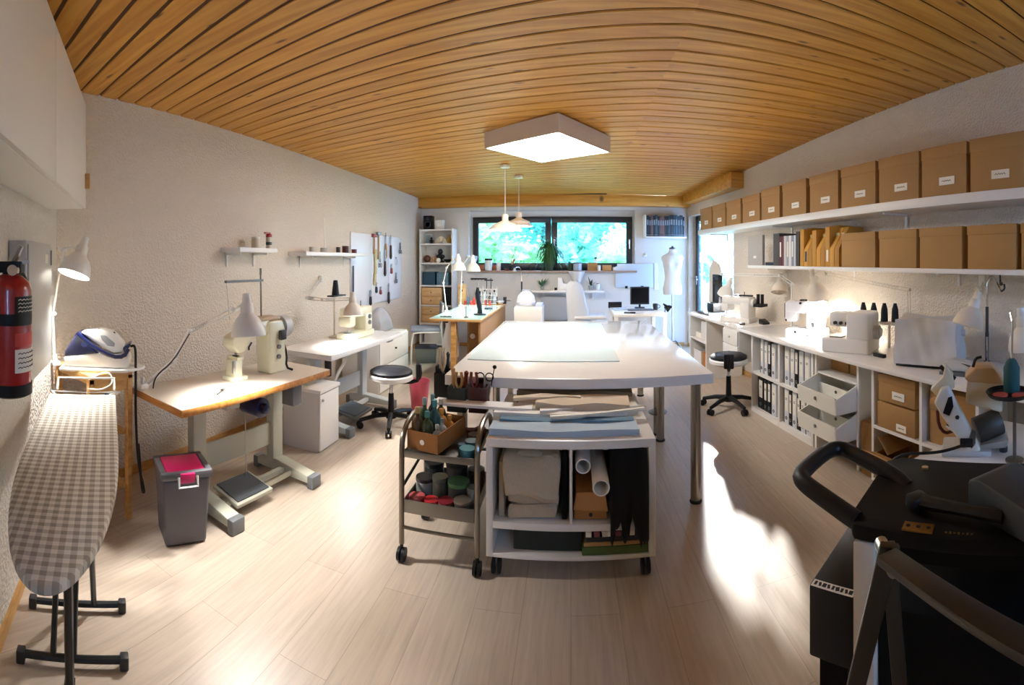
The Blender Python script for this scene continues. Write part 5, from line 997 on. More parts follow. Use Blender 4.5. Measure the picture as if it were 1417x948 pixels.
# wall whiteboard (light board)
wx0, wz0 = bw(852, 398, .03); wx1, wz1 = bw(904, 365, .03)
t = thing('whiteboard', 'pale blue-white board on the wall above the black monitor', 'board', ((wx0+wx1)/2, YB, wz0)); B().bx(-(wx1-wx0)/2, (wx1-wx0)/2, -.03, -.002, 0, wz1-wz0).ob('board', mat('#cfe2f4', .25), t, bevel=.004)
for s_ in (-.13, .12): B().bx(s_-.02, s_+.02, -.04, -.03, -.015, .025).ob('clip', BLACK, t, bevel=.003)
B().bx(-.03, .03, -.002, -.0005, .1, .2).ob('wall_mount', GREYLT, t); B().bx(-(wx1-wx0)/2-.03, -(wx1-wx0)/2+.02, -.045, -.03, wz1-wz0-.04, wz1-wz0+.0).ob('corner_clip', BLACK, t)
tag(B().set((wx1 + .05, YB - .015, wz0 - .04)).prism([(-.03, 0), (.05, 0), (.03, .15), (.04, .3), (.02, .42), (-.03, .42)], 'y', -.004, .004).ob('hanging_pattern', PAPER), 'curved white paper pattern hanging right of the pale blue board', 'pattern')
t = thing('wall_hook', 'small white wall hook above the pale blue board', 'hook', (bw(893, 353, .01)[0], YB, bw(893, 353, .01)[1])); B().bx(-.025, .025, -.012, -.001, -.03, .03).ob('plate', WHITE, t, bevel=.005); B().tube([(0, -.012, .01), (0, -.05, -.01), (0, -.055, .03)], .008, 8, 1).ob('hook', WHITE, t)
# bookshelf on wall with dark binders
s0, sz0 = bw(893, 327, .25); s1, sz1 = bw(950, 327, .25); stp = bw(920, 297, .25)[1]; s1 = min(s1, 1.80)
t = thing('binder_shelf', 'white wall shelf full of dark folders in the back right corner', 'shelf', ((s0+s1)/2, YB, sz0)); L = (s1-s0)/2
B().bx(-L, L, -.26, -.001, -.025, 0).ob('board', WHITE, t, bevel=.002); B().bx(-L, -L+.012, -.26, -.001, 0, stp-sz0).ob('side', WHITE, t); B().bx(-L, L, -.25, -.244, .02, .026).ob('rail', STEEL, t)
cols = ['#1e2226', '#2b3a44', '#15171a', '#34505c', '#3e4a50', '#6a4a44']; x = s0 + .02; k = 0; rnd = random.Random(6)
nm_ = ['blackish', 'slate', 'black', 'teal-grey', 'dark grey', 'brown-grey']; ords = 'first second third fourth fifth sixth seventh eighth ninth tenth eleventh twelfth thirteenth fourteenth fifteenth sixteenth seventeenth eighteenth nineteenth twentieth'.split()
while x < s1 - .05 and k < 20:
    wd = rnd.uniform(.026, .042); ci = rnd.randrange(6); h_ = (stp-sz0)*rnd.uniform(.90, .99)
    t = thing('folder', '%s folder, %s from the left, on the back corner wall shelf' % (nm_[ci], ords[k]), 'folder', (x + wd/2, YB-.13, sz0 + .0005), 0, 'dark folders on the back corner shelf'); B().bx(-wd/2+.001, wd/2-.001, -.11, .11, 0, h_).ob('cover', mat(cols[ci], .6), t, bevel=.002); B().bx(-wd*.3, wd*.3, -.1112, -.11, h_*.55, h_*.8).ob('spine_label', mat('#7e868a', .7), t)
    x += wd; k += 1
# dress form
p = Vector((1.50, 6.72, 0)); t = thing('dress_form', 'white dress form on a metal stand in the back right corner', 'dress form', p)
prof = [(.13, .86), (.138, .88), (.142, .95), (.120, 1.06), (.112, 1.12), (.125, 1.22), (.145, 1.32), (.150, 1.38), (.128, 1.44), (.06, 1.48), (.05, 1.52), (.048, 1.535)]
def rr(z):
    for (r0, z0), (r1, z1) in zip(prof, prof[1:]):
        if z0 <= z <= z1:
            q = (z-z0)/(z1-z0); q = q*q*(3-2*q)*.5 + q*.5; return r0 + (r1-r0)*q
    return prof[-1][0]
b = B(); rs = []
for i in range(31):
    z = .86 + .675*i/30; r_ = rr(z); r = []
    for k in range(28):
        a = 2*PI*k/28; x_, y_ = math.cos(a)*r_*1.02, math.sin(a)*r_*.72
        if math.sin(a) < 0: y_ -= .045*math.exp(-((z-1.30)/.06)**2)*math.exp(-((abs(math.cos(a))-.55)/.35)**2)
        x_ += math.copysign(.03*math.exp(-((z-1.41)/.035)**2)*abs(math.cos(a))**3, math.cos(a))
        r.append((x_, y_, z))
    rs.append(r)
b.rings(rs); b.ob('torso', mat('#e3dfd8', .8), t, ang=60); B().lathe([(.05, 0), (.05, .02), (.015, .028), (.015, .045)], (0, 0, 1.535)).ob('neck_cap', CHAR, t)
B().cyl((0, 0, .1), (0, 0, .87), .012, n=12).ob('pole', STEEL, t)
for k in range(4):
    a = PI/4 + PI/2*k; B().tube([(0, 0, .16), (math.cos(a)*.08, math.sin(a)*.08, .17), (math.cos(a)*.14, math.sin(a)*.14, .1), (math.cos(a)*.19, math.sin(a)*.19, .01)], .008, 8, 1).ob('leg', DKSTEEL, t)
# pendant lamps
for px_, py_, d_, R_, lb in ((699, 318, 5.0, .19, 'wide white pendant lamp hanging lower left in front of the window'), (718, 313, 5.6, .17, 'wide white pendant lamp slightly behind and right of the first')):
    c = pd(px_, py_, d_); t = thing('pendant_lamp', lb, 'pendant lamp', c)
    B().lathe([(.02, .17), (.035, .165), (.035, .10), (.06, .085), (.13, .055), (R_*.8, .03), (R_, 0), (R_*.985, -.003), (R_*.78, .022), (.11, .045), (.04, .075), (.002, .08)], n=36).ob('shade', mat('#e9dccb', .4), t)
    zc_ = ceil_z(c.x, c.y) - c.z; B().cyl((0, 0, .15), (0, 0, zc_ - .03), .004, n=6).ob('cord', WHITE, t); B().lathe([(.05, zc_-.03), (.05, zc_-.002), (.01, zc_-.001)], n=18).ob('ceiling_rose', WHITE, t); B().sph((0, 0, .03), .04).ob('bulb', BULB, t); point('lamp_light', c - Vector((0, 0, .03)), 7, (1, .93, .82), .05)
# ================================================================ RIGHT WALL (frame: distance from wall is -x, y runs along the wall to the window)
RZ = RA - PI/2                          # things that face the room
ORD = 'first second third fourth fifth sixth seventh eighth ninth tenth eleventh twelfth'.split()
UZ, LZ = 1.762, 1.318
def rshelf(label, y0, y1, z, d, th):
    t = thing('wall_shelf', label, 'shelf', rwp(0, (y0+y1)/2, z), RA); L = (y1-y0)/2
    B().bx(-d, -.001, -L, L, -th, 0).ob('board', WHITE, t, bevel=.003)
    b = B()
    for k in range(4):
        y = -L + .3 + (2*L-.6)*k/3
        B().bx(-d*.8, -.001, y-.01, y+.01, -th-.012, -th).bx(-.014, -.001, y-.01, y+.01, -th-.09, -th-.012).ob('bracket', WHITE, t)
    return t
rshelf('long upper white wall shelf with the row of labelled cardboard boxes', .7, 5.95, UZ, .30, .06)
rshelf('long lower white wall shelf with folders and plain cardboard boxes', .7, 4.5, LZ, .30, .03)
ub = [(968, 984), (985, 1003), (1004, 1024), (1026, 1051), (1052, 1078), (1081, 1115), (1118, 1160), (1162, 1211), (1214, 1271), (1273, 1337), (1340, 1417)]
for i, (a, c) in enumerate(ub):
    ya, yc = rw(a, 300, .3)[0], rw(c, 300, .3)[0]
    ibox('brown labelled cardboard box on the upper shelf, %s from the window end' % (ORD[i] if i < 10 else 'last'), rwp(-.295, (ya+yc)/2, UZ + .0005), RZ, min(.385, ya-yc-.008), .27, (.272 if i < 4 else .29) + .015*(i/10), KRAFT, 'labelled boxes on the upper shelf', .24, (.03, .085, .115, .048))
lb_ = [(1161, 1212), (1214, 1268), (1270, 1331), (1336, 1407), (1410, 1500)]
for i, (a, c) in enumerate(lb_):
    ya, yc = rw(a, 340, .3)[0], rw(c, 340, .3)[0]
    ibox('plain brown lidded box on the lower shelf, %s' % ['right beside the yellow folders', 'second from the yellow folders', 'in the middle of the row', 'fourth from the yellow folders', 'at the near end of the row'][i], rwp(-.295, (ya+yc)/2, LZ + .0005), RZ, min(.38, ya-yc-.012), .27, .252, KRAFT2, 'plain boxes on the lower shelf', .22)
def rfolder(name, label, y, w, h, m, cat='folder', d=.24, off=.285, group=None, tilt=0, spine=None):
    t = thing(name, label, cat, rwp(-off, y, LZ + .0005), RZ, group)
    B().bx(-w/2, w/2, 0, d, 0, h).ob('cover', m, t, bevel=.0015)
    if spine: B().bx(-w*.3, w*.3, -.0008, 0, h*.3, h*.8).ob('spine_label', spine, t)
    return t
yA = rw(1032, 340, .3)[0]; yB = rw(1053, 340, .3)[0]
t = thing('sample_panel', 'grey square sample panel standing at the window end of the lower shelf', 'panel', rwp(-.28, (yA+yB)/2, LZ + .0005), RZ); B().bx(-(yA-yB)/2+.01, (yA-yB)/2-.01, 0, .03, 0, .30).ob('panel', mat('#b5aea4', .5), t, bevel=.003); B().bx(-.03, .03, -.001, 0, .07, .095).ob('paper_label', PAPER, t)
t = thing('tray', 'small black tray lying beside the grey panel on the lower shelf', 'tray', rwp(-.2, 4.09, LZ + .0005), RZ); B().bx(-.10, .08, -.06, .08, 0, .008).bx(-.10, .08, -.06, -.052, .008, .03).bx(-.10, .08, .072, .08, .008, .03).bx(-.10, -.092, -.052, .072, .008, .03).bx(.072, .08, -.052, .072, .008, .03).ob('tray', BLACK, t)
yC, yD = rw(1068, 340, .3)[0], rw(1104, 340, .3)[0]
mats = [('#4b4440', 'dark grey magazine file'), ('#5a1f26', 'wine-red folder'), ('#6e3038', 'dark red folder'), ('#c9c7c6', 'white folder'), ('#9aa2b2', 'blue-grey folder'), ('#e2e0dd', 'white folder'), ('#8890a4', 'slate blue folder'), ('#c9ccd4', 'pale grey folder'), ('#3f3733', 'brown-black folder')]
ws = [.10, .04, .03, .045, .03, .04, .035, .03, .05]; tot = sum(ws); y = yC; seen = {}
for i, ((c, nm), w_) in enumerate(zip(mats, ws)):
    w2 = w_*(yC-yD)/tot
    rfolder('magazine_file' if i == 0 else 'folder', nm + (' at the left end of the folder row on the lower shelf' if i == 0 else ', %s in the folder row left of the yellow files' % ORD[i]), y - w2/2, w2-.003, .30 if i in (0, 8) else .27, mat(c, .6), group='folders left of the yellow files', spine=PAPER if i in (1, 4, 6) else None); y -= w2
yE, yF = rw(1105, 340, .3)[0], rw(1159, 340, .3)[0]; YEL = [mat('#c08a2c', .6), mat('#d09a3a', .6), mat('#b27f28', .6)]; nf = 9
for i in range(nf):
    w2 = (yE-yF)/nf; y = yE - w2*(i+.5); t = thing('magazine_file', 'yellow magazine file on the lower shelf, %s from the left of its row' % ORD[i], 'magazine file', rwp(-.285, y, LZ + .0005), RZ, 'yellow magazine files')
    h = .33 if i in (0, 5, 6) else .31
    B().prism([(0, 0), (.25, 0), (.25, h), (.10, h), (0, h*(.45 if i % 3 else .95))], 'x', -w2/2+.002, w2/2-.002).ob('file', YEL[i % 3], t, bevel=.0015)
    B().bx(-w2*.36, w2*.36, .06, .24, .02, h*.86).ob('papers', mat('#ddc890', .8), t)
    if i in (1, 6): B().bx(-w2*.2, w2*.2, -.001, 0, h*.12, h*.4).ob('label', PAPER if i == 6 else BLACK, t)
# ---------------- counters
CTZ = .73
t = thing('worktop', 'long white worktop along the right wall', 'worktop', rwp(0, 2.52, 0), RA); B().bx(-.585, -.002, -1.62, 1.64, CTZ-.028, CTZ).ob('top', LAM, t, bevel=.003); 
for y in (-1.55,): B().bx(-.5, -.45, y, y+.04, 0, CTZ-.028).ob('leg', WHITE, t)
FCZ = .715
t = thing('worktop', 'shorter white worktop at the window end of the right wall', 'worktop', rwp(0, 4.98, 0), RA); B().bx(-.525, -.002, -.80, .76, FCZ-.028, FCZ).ob('top', LAM, t, bevel=.003)
# open shelf unit under the far worktop
t = thing('open_shelf', 'white open shelf unit under the window end of the shorter worktop', 'shelf unit', rwp(-.50, 5.43, 0), RZ)
for x in (-.27, .27): B().bx(x-.012, x+.012, 0, .46, 0, FCZ-.029).ob('side_panel', WHITE, t)
for z in (.03, .40): B().bx(-.258, .258, 0, .46, z, z+.02).ob('shelf', WHITE, t)
B().bx(-.258, .258, .45, .46, .05, FCZ-.029).ob('back_panel', WHT2, t)
ibox('white upright file box on the upper board of the open shelf unit', rwp(-.46, 5.33, .4205), RZ, .20, .3, .22, WHT2, lid=0)
t = thing('paper_stack', 'stack of white paper on the upper board of the open shelf unit', 'paper', rwp(-.45, 5.55, .4205), RZ); B().box((0, .13, .03), (.18, .25, .06)).ob('sheets', PAPER, t)
t = thing('basket', 'white wire letter tray on the lower board of the open shelf unit', 'tray', rwp(-.47, 5.52, .0505), RZ); B().bx(-.12, .12, 0, .3, 0, .006).bx(-.12, .12, 0, .006, .006, .22).bx(-.12, -.114, .006, .3, .006, .22).bx(.114, .12, .006, .3, .006, .22).ob('tray', WHITE, t)
ibox('brown cardboard box on the lower board of the open shelf unit', rwp(-.46, 5.30, .0505), RZ, .20, .3, .22, CARD, lid=0)
t = thing('red_cloth', 'dark red cloth bundle on the brown box in the open shelf unit', 'cloth', rwp(-.38, 5.30, .271), RZ); B().lathe([(.05, 0), (.07, .025), (.05, .05), (.01, .06)]).ob('cloth', mat('#6d1a18', .8, bump=.4, scale=40), t)
drawer_box('white two-drawer box hanging under the shorter worktop behind the right-hand stool', rwp(-.51, 4.45, FCZ - .028 - .32), RZ, .36, .46, .318, 2, WHITE, km=GREYLT)
t = thing('photo_stand', 'black upright photo stand on the shorter worktop by the terrace door', 'stand', rwp(-.30, 5.40, FCZ), RZ)
B().bx(-.20, .20, -.15, .16, 0, .03).ob('base', mat('#2f3538', .4), t, bevel=.012); B().bx(-.10, -.06, .02, .07, .03, .48).bx(.06, .10, .02, .07, .03, .48).bx(-.10, .10, .02, .07, .44, .48).ob('column_frame', BLACK, t, bevel=.004); B().bx(-.07, .07, .03, .05, .05, .44).ob('back_plate', CHAR, t); B().bx(-.09, .12, -.06, .10, .03, .14).ob('body', BLACK, t, bevel=.01); B().bx(.07, .10, -.05, .02, .36, .42).ob('head', BLACK, t, bevel=.005)
t = thing('leaning_panel', 'tall cream panel leaning by the terrace door behind the black stand', 'panel', rwp(-.16, 5.72, FCZ + .001), RZ + .2); B().prism([(-.14, 0), (.12, 0), (.12, .52), (.08, .60), (-.04, .66), (-.12, .54)], 'y', 0, .03).ob('panel', mat('#e3d9cc', .7), t, bevel=.004)
# sewing machine seen from behind on far worktop
mz = rwp(-.30, 4.72, FCZ)
t = sewing_machine('white sewing machine with black thread tray on the shorter worktop', rwp(-.42, 4.82, FCZ), RZ + .5, .38, .27, .17, WHITE, dials=0)
B().bx(.12, .34, .02, .06, .27, .285).ob('carry_handle', CHAR, t, bevel=.004); B().bx(.39, .50, -.03, .09, .17, .20).cyl((.42, .03, .2), (.42, .03, .30), .018, n=12).cyl((.47, .03, .2), (.47, .03, .30), .018, n=12).ob('thread_tray', BLACK, t, bevel=.003)
t = thing('foot_pedal', 'small black pedal beside the white sewing machine on the shorter worktop', 'pedal', rwp(-.18, 4.36, FCZ), RZ); B().prism([(-.05, 0), (.05, 0), (.05, .02), (-.05, .05)], 'y', -.04, .04).ob('pedal', BLACK, t, bevel=.006)
tag(B().set(rwp(-.40, 4.42, FCZ), (0, 0, RZ)).cyl((0, 0, 0), (0, 0, .02), .03, n=16).ob('bobbin', DKSTEEL), 'dark bobbin lying at the front of the shorter worktop', 'bobbin')
hl = pd(1002, 408, 4.55)
spring_lamp('white long-armed lamp stretched along the right wall to the far sewing machine', [rwp(-.10, 3.95, CTZ), rwp(-.10, 3.95, 1.14), rwp(-.16, 4.08, 1.22), rwp(-.42, 4.9, 1.215)], pd(1003, 409, 5.35), Vector((-.25, .35, -1)), .095, .18, WHITE, watt=50)
t = spring_lamp('stitching ghost of a beige lamp head against the wall under the lower shelf', [rwp(-.02, 4.22, 1.27), rwp(-.06, 4.22, 1.2)], rwp(-.12, 4.16, 1.05), Vector((-.2, -.3, -1)), .085, .15, mat('#ded2c2', .5), watt=0, base='wall')  # stitching ghost of a lamp, modelled as an unlit lamp head
# ---------------- binder unit
BH = CTZ - .029
y0b, y1b = 2.99, 3.97; ymid = (y0b+y1b)/2
t = thing('binder_shelf', 'white four-compartment shelf full of ring binders under the worktop', 'shelf unit', rwp(-.53, ymid, 0), RZ); L = (y1b-y0b)/2
for x in (-L+.012, 0, L-.012): B().bx(x-.012, x+.012, 0, .40, 0, BH).ob('upright', WHITE, t, bevel=.001)
for z in (.0, .345, BH-.02):
    for s_ in (0, 1): B().bx((-L+.024) if not s_ else .012, -.012 if not s_ else L-.024, 0, .40, z, z+(.045 if z == 0 else .02)).ob('board', WHITE, t)
B().bx(-L+.024, L-.024, .39, .40, .045, BH-.02).ob('back_panel', WHT2, t)
def binder(x, z, w, h, kind, label):
    t = thing('ring_binder', label, 'ring binder', rwp(-.53, ymid, 0) + Vector((math.cos(RZ)*x - math.sin(RZ)*.03, math.sin(RZ)*x + math.cos(RZ)*.03, z)), RZ, 'ring binders under the worktop')
    m = BLACK if kind == 'b' else mat('#dcdfe6', .5)
    B().bx(-w/2, w/2, 0, .28, 0, h).ob('cover', m, t, bevel=.003)
    if kind == 'w':
        B().bx(-w*.5, -w*.36, -.0005, .02, 0, h).ob('black_edge', BLACK, t)
    B().bx(-w*.28, w*.34, -.0015, 0, h*.36, h*.9).ob('spine_label', PAPER, t)
    B().lathe([(.012, 0), (.014, .003), (.009, .003), (.009, 0)], (w*.05, -.0005, h*.16), (0, -1, 0), 14, cap=False).ob('finger_ring', STEEL if kind == 'b' else INK, t)
    scribble(INK, t, -w*.15, w*.2, -.002, h*.72, .006, 'spine_writing', 2)
wI = L - .036
rows = [('upper left', -L+.024, .366, 'ww_bw', [('w', .062), ('w', .066), ('b', .05), ('w', .075)], .30), ('upper right', .012, .366, '', [('w', .088), ('w', .07), ('b', .055), ('w', .075), ('w', .085)], .31), ('lower left', -L+.024, .046, '', [('b', .10), ('b', .06), ('b', .06), ('w', .085)], .28), ('lower right', .012, .046, '', [('w', .075), ('b', .045), ('w', .07), ('b', .05), ('w', .07), ('w', .075)], .285)]
for rn, xs0, z, _, items, h in rows:
    sp_ = (L-.05) - sum(w for _, w in items); x = xs0 + (.09 if rn == 'upper left' else .02 if rn != 'lower left' else .05)
    gap = min(.006, max(.001, (sp_-.1)/len(items)))
    for k, (kd_, w_) in enumerate(items):
        binder(x + w_/2, z, w_-.002, h - .012*(k % 2), kd_, '%s ring binder, %s from the left in the %s compartment' % ('black' if kd_ == 'b' else 'white-spined', ORD[k], rn)); x += w_ + gap
# ---------------- pull-out bins
t = thing('bin_cabinet', 'white cabinet with two tilted pull-out bins under the worktop', 'cabinet', rwp(-.53, 2.735, 0), RZ)
for x in (-.235, .235): B().bx(x-.01, x+.01, 0.01, .40, 0, BH).ob('side_panel', WHITE, t)
B().bx(-.225, .225, .38, .39, 0, BH).ob('back_panel', WHT2, t); B().bx(-.225, .225, .02, .38, .55, .564).ob('shelf', WHITE, t)
for z in (.385, .20):
    o = B().prism([(-.15, .01), (-.16, .10), (.03, .17), (.26, .17), (.26, 0), (-.13, 0)], 'x', -.222, -.212).prism([(-.15, .01), (-.16, .10), (.03, .17), (.26, .17), (.26, 0), (-.13, 0)], 'x', .212, .222).bx(-.212, .212, -.14, .26, 0, .012).box((0, -.152, .055), (.43, .012, .11), (.1, 0, 0)).bx(-.212, .212, .25, .26, .012, .17).ob('pull_out_bin', mat('#e9e7dd', .4), t)
    o.location = (0, 0, z)
    d_ = B().box((0, .02, .06), (.42, .008, .09)).ob('bin_divider', mat('#e9e7dd', .4), o); B().cyl((0, -.160, .065), (0, -.166, .065), .012, n=14).ob('finger_hole', GREYP, o); B().cyl((0, .014, .075), (0, .01, .075), .011, n=12).ob('lock_knob', DKSTEEL, o)
ibox('brown box behind the upper pull-out bin, left one', rwp(-.40, 2.845, .565), RZ, .21, .25, .13, KRAFT, lid=0); ibox('brown box behind the upper pull-out bin, right one', rwp(-.40, 2.625, .565), RZ, .21, .25, .13, KRAFT, lid=0)
# ---------------- box shelf
yb0, yb1 = 1.55, 2.355
t = thing('box_shelf', 'white shelf unit holding cardboard boxes under the near end of the worktop', 'shelf unit', rwp(-.53, (yb0+yb1)/2, 0), RZ); L = (yb1-yb0)/2
for x in (-L, -.005 + (yb0+yb1)/2 - 1.95, L-.02): B().bx(x, x+.02, 0, .42, 0, BH).ob('upright', WHITE, t)
for z in (.0, .33): B().bx(-L+.02, -.005 + (yb0+yb1)/2 - 1.95, 0, .42, z, z+.018).bx(.015 + (yb0+yb1)/2 - 1.95, L-.02, 0, .42, z, z+.018).ob('shelf', WHITE, t)
yl = (1.975+2.33)/2
ibox('brown lidded box with label, upper of the two stacked in the box shelf', rwp(-.53, yl - .01, .515), RZ, .31, .3, .16, KRAFT, None, .3, (.02, .05, .10, .045))
ibox('brown box with metal ring, lower of the two stacked in the box shelf', rwp(-.53, yl - .005, .349), RZ, .32, .3, .158, KRAFT, None, 0, (.05, .035, .08, .04))
t = thing('open_carton', 'open brown carton with raised flaps at the bottom of the box shelf', 'carton', rwp(-.54, yl, .0185), RZ); w = .155
B().bx(-w, w, 0, .3, 0, .004).bx(-w, w, 0, .004, 0, .17).bx(-w, w, .296, .3, 0, .17).bx(-w, -w+.004, 0, .3, 0, .17).bx(w-.004, w, 0, .3, 0, .17).ob('carton', KRAFT, t)
B().box((0, -.05, .19), (.30, .12, .004), (-.4, 0, 0)).ob('flap', KRAFT2, t); B().box((.11, .15, .21), (.12, .28, .004), (0, -.7, 0)).ob('flap', KRAFT2, t); B().box((-.10, .15, .22), (.12, .28, .004), (0, .8, 0)).ob('flap', KRAFT2, t)
ibox('tall brown box in the right bay of the box shelf', rwp(-.50, 1.75, .0185), RZ, .30, .3, .30, KRAFT, lid=.15); ibox('brown carton on the upper board in the right bay of the box shelf', rwp(-.50, 1.75, .349), RZ, .32, .3, .3, KRAFT, lid=0)
ibox('tall brown carton standing on the floor beside the box shelf', rwp(-.52, 2.42, .0), RZ, .10, .4, .34, KRAFT, lid=0)
# ---------------- machines on the worktop
SPK = bpy.data.materials.new('speckled_white'); SPK.use_nodes = True
n = SPK.node_tree.nodes; l = SPK.node_tree.links; pb = n['Principled BSDF']; tcn = n.new('ShaderNodeTexCoord'); v = n.new('ShaderNodeTexVoronoi'); v.inputs['Scale'].default_value = 17; l.new(tcn.outputs['Object'], v.inputs['Vector'])
g_ = n.new('ShaderNodeMath'); g_.operation = 'LESS_THAN'; g_.inputs[1].default_value = .2; l.new(v.outputs['Distance'], g_.inputs[0]); cr = n.new('ShaderNodeMix'); cr.data_type = 'RGBA'; cr.inputs[6].default_value = lin('#eeeef2'); cr.inputs[7].default_value = lin('#26262c'); l.new(g_.outputs[0], cr.inputs[0]); l.new(cr.outputs[2], pb.inputs['Base Color']); pb.inputs['Roughness'].default_value = .35
t = thing('patterned_sewing_machine', 'white sewing machine with black speckles on the long worktop above the binders', 'sewing machine', rwp(-.30, 3.40, CTZ), RZ + .75)
B().bx(-.17, .17, -.09, .09, 0, .075).ob('base', SPK, t, bevel=.012); B().bx(.0, .15, -.075, .075, .07, .29).ob('column', SPK, t, bevel=.025, seg=3); B().bx(-.18, .16, -.06, .06, .20, .30).ob('arm', SPK, t, bevel=.02, seg=3); B().bx(-.18, -.08, -.055, .055, .13, .22).ob('head', SPK, t, bevel=.012); B().bx(-.19, -.18, -.03, .03, .16, .28).ob('face_plate', CHAR, t); B().bx(-.06, .08, -.03, .03, .30, .312).ob('top_handle', CHAR, t, bevel=.003); B().cyl((.15, 0, .22), (.18, 0, .22), .045, n=20).ob('hand_wheel', GREYLT, t); B().cyl((-.13, 0, .13), (-.13, 0, .085), .005, n=8).ob('needle_bar', STEEL, t); B().cyl((.05, -.076, .17), (.05, -.09, .17), .02, n=16).ob('dial', GREYP, t)
# serger
t = thing('overlock_machine', 'white overlock machine with four black thread cones on the long worktop', 'overlock machine', rwp(-.36, 2.72, CTZ), RZ + .5)
B().bx(-.20, .15, -.13, .12, 0, .10).ob('base', WHITE, t, bevel=.015, seg=3); B().bx(-.02, .15, -.12, .10, .09, .28).ob('body', WHITE, t, bevel=.018, seg=3); B().bx(-.17, .0, -.06, .08, .17, .27).ob('arm', WHITE, t, bevel=.015); B().bx(-.15, -.06, -.10, -.02, .10, .11).ob('needle_plate', STEEL, t)
for k in range(3): B().cyl((-.03-.045*k, -.062, .20), (-.03-.045*k, -.08, .20), .012, n=12).ob('tension_dial', CHAR, t)
B().cyl((.15, 0, .14), (.185, 0, .14), .05, n=20).cyl((.15, 0, .14), (.20, 0, .14), .03, n=20).ob('hand_wheel', GREYLT, t); B().bx(-.04, .30, .13, .22, .17, .19).ob('cone_rack', WHITE, t, bevel=.005); [B().cyl((x_, .18, 0), (x_, .18, .18), .012, n=8).ob('rack_post', WHITE, t) for x_ in (.02, .2)]
sr = RZ + .5
for k in range(4):
    x, y_ = .0 + .082*k, .18
    tag(B().set(rwp(-.36, 2.72, CTZ) + Vector((math.cos(sr)*x - math.sin(sr)*y_, math.sin(sr)*x + math.cos(sr)*y_, .1905))).lathe([(.028, 0), (.028, .01), (.024, .09), (.014, .125), (.012, .135)], n=16).ob('thread_cone', BLACK), 'black thread cone on the overlock rack, %s from the left' % ['first', 'second', 'third', 'last'][k], 'thread', 'overlock thread cones')
t = thing('foot_pedal', 'black pedal with cord beside the overlock machine', 'pedal', rwp(-.22, 2.33, CTZ), RZ); B().prism([(-.06, 0), (.06, 0), (.06, .02), (-.06, .055)], 'y', -.04, .04).ob('pedal', BLACK, t, bevel=.006)
tag(B().set(rwp(-.38, 2.44, CTZ), (0, 0, RZ)).box((0, 0, .012), (.10, .03, .024)).ob('magnet_bar', BLACK, bevel=.003), 'short black bar in front of the overlock machine', 'tool')
# covered machine
t = thing('covered_machine', 'machine under a creased pale grey fabric cover on the long worktop', 'covered machine', rwp(-.31, 2.06, CTZ), RZ + .42)
def fn(u, v):
    a = 2*PI*u; hx, hy = .185*(1+.05*(1-v)), .12*(1+.06*(1-v))
    cx_, sy_ = math.cos(a), math.sin(a); k = max(abs(cx_), abs(sy_)); x, y = cx_/k*hx, sy_/k*hy
    cr_ = .006*math.sin(9*a + 7*v) + .016*math.sin(4*a - 8*v) + .007*math.sin(15*x/.2 + 6*v)
    return (x*(1+cr_), y*(1+cr_*2), .02 + .27*v + .01*math.sin(3*a)*v)
b = B(); b.grid(fn, 72, 14); tv = [b.v(fn(i/72, 1)) for i in range(72)]; b.f(tv)
bmesh.ops.remove_doubles(b.bm, verts=b.bm.verts, dist=.0004)
b.ob('fabric_cover', mat('#d8d9dc', .7, bump=.6, scale=9), t, ang=50); B().bx(-.19, .19, -.10, .10, 0, .02).ob('machine_base', CHAR, t, bevel=.004); B().cyl((.195, .02, .2), (.215, .02, .2), .02, n=14).ob('wheel_bulge', mat('#c9cacd', .75), t)
t = thing('hand_cutter', 'grey and white electric hand cutter right of the covered machine', 'cutter', rwp(-.38, 1.73, CTZ), RZ + .3)
B().prism([(-.15, -.05), (.02, -.06), (.15, -.04), (.16, .04), (.0, .06), (-.14, .03)], 'z', .0, .018).ob('sole', mat('#5a5f64', .5), t, bevel=.003); B().prism([(-.13, .02), (-.02, .02), (.12, .02), (.13, .05), (.04, .07), (-.08, .09), (-.14, .06)], 'y', -.03, .03).ob('body', GREYLT, t, bevel=.008); B().prism([(-.03, .07), (.12, .045), (.135, .02), (.10, .018)], 'y', -.04, .04).ob('handle', mat('#4b5056', .5), t, bevel=.008)
# wall lamps, stands
l1 = rwp(-.10, 2.36, CTZ)
spring_lamp('beige lamp reaching over the speckled sewing machine from a long spring arm', [rwp(-.06, 2.46, CTZ), rwp(-.08, 2.46, 1.16), rwp(-.34, 3.10, 1.265)], pd(1133, 412, 3.75), Vector((.35, .1, -1)), .095, .19, mat('#d8cab6', .5), watt=80)
t = spring_lamp('cream lamp on a short wall bracket right of the covered machine', [rwp(-.03, 1.86, 1.24), rwp(-.09, 1.84, 1.19), rwp(-.16, 1.86, 1.10)], pd(1339, 452, 2.42), Vector((-.35, .12, -1)), .085, .15, mat('#ebe2d0', .4), watt=0, base='wall')
hs_ = rwp(-.15, 1.75, CTZ); t = thing('thread_hook_stand', 'tall chrome thread stand with hooked top near the teal cone', 'stand', hs_, RZ)
B().lathe([(.035, 0), (.035, .01), (.01, .016)]).ob('foot', DKSTEEL, t); B().tube([(0, 0, .01), (0, 0, .46), (.01, 0, .52), (.04, 0, .545), (.06, 0, .52), (.10, 0, .455)], .007, 8, 1).ob('rod', CHROME, t); B().cyl((0, 0, .18), (0, 0, .36), .010, n=10).ob('sleeve', CHAR, t); B().tube([(.10, 0, .455), (.125, 0, .47), (.12, 0, .50)], .006, 6, 1).cyl((.095, 0, .50), (.09, 0, .57), .006, n=8).sph((.10, 0, .50), .012, 8).ob('hook', CHAR, t)
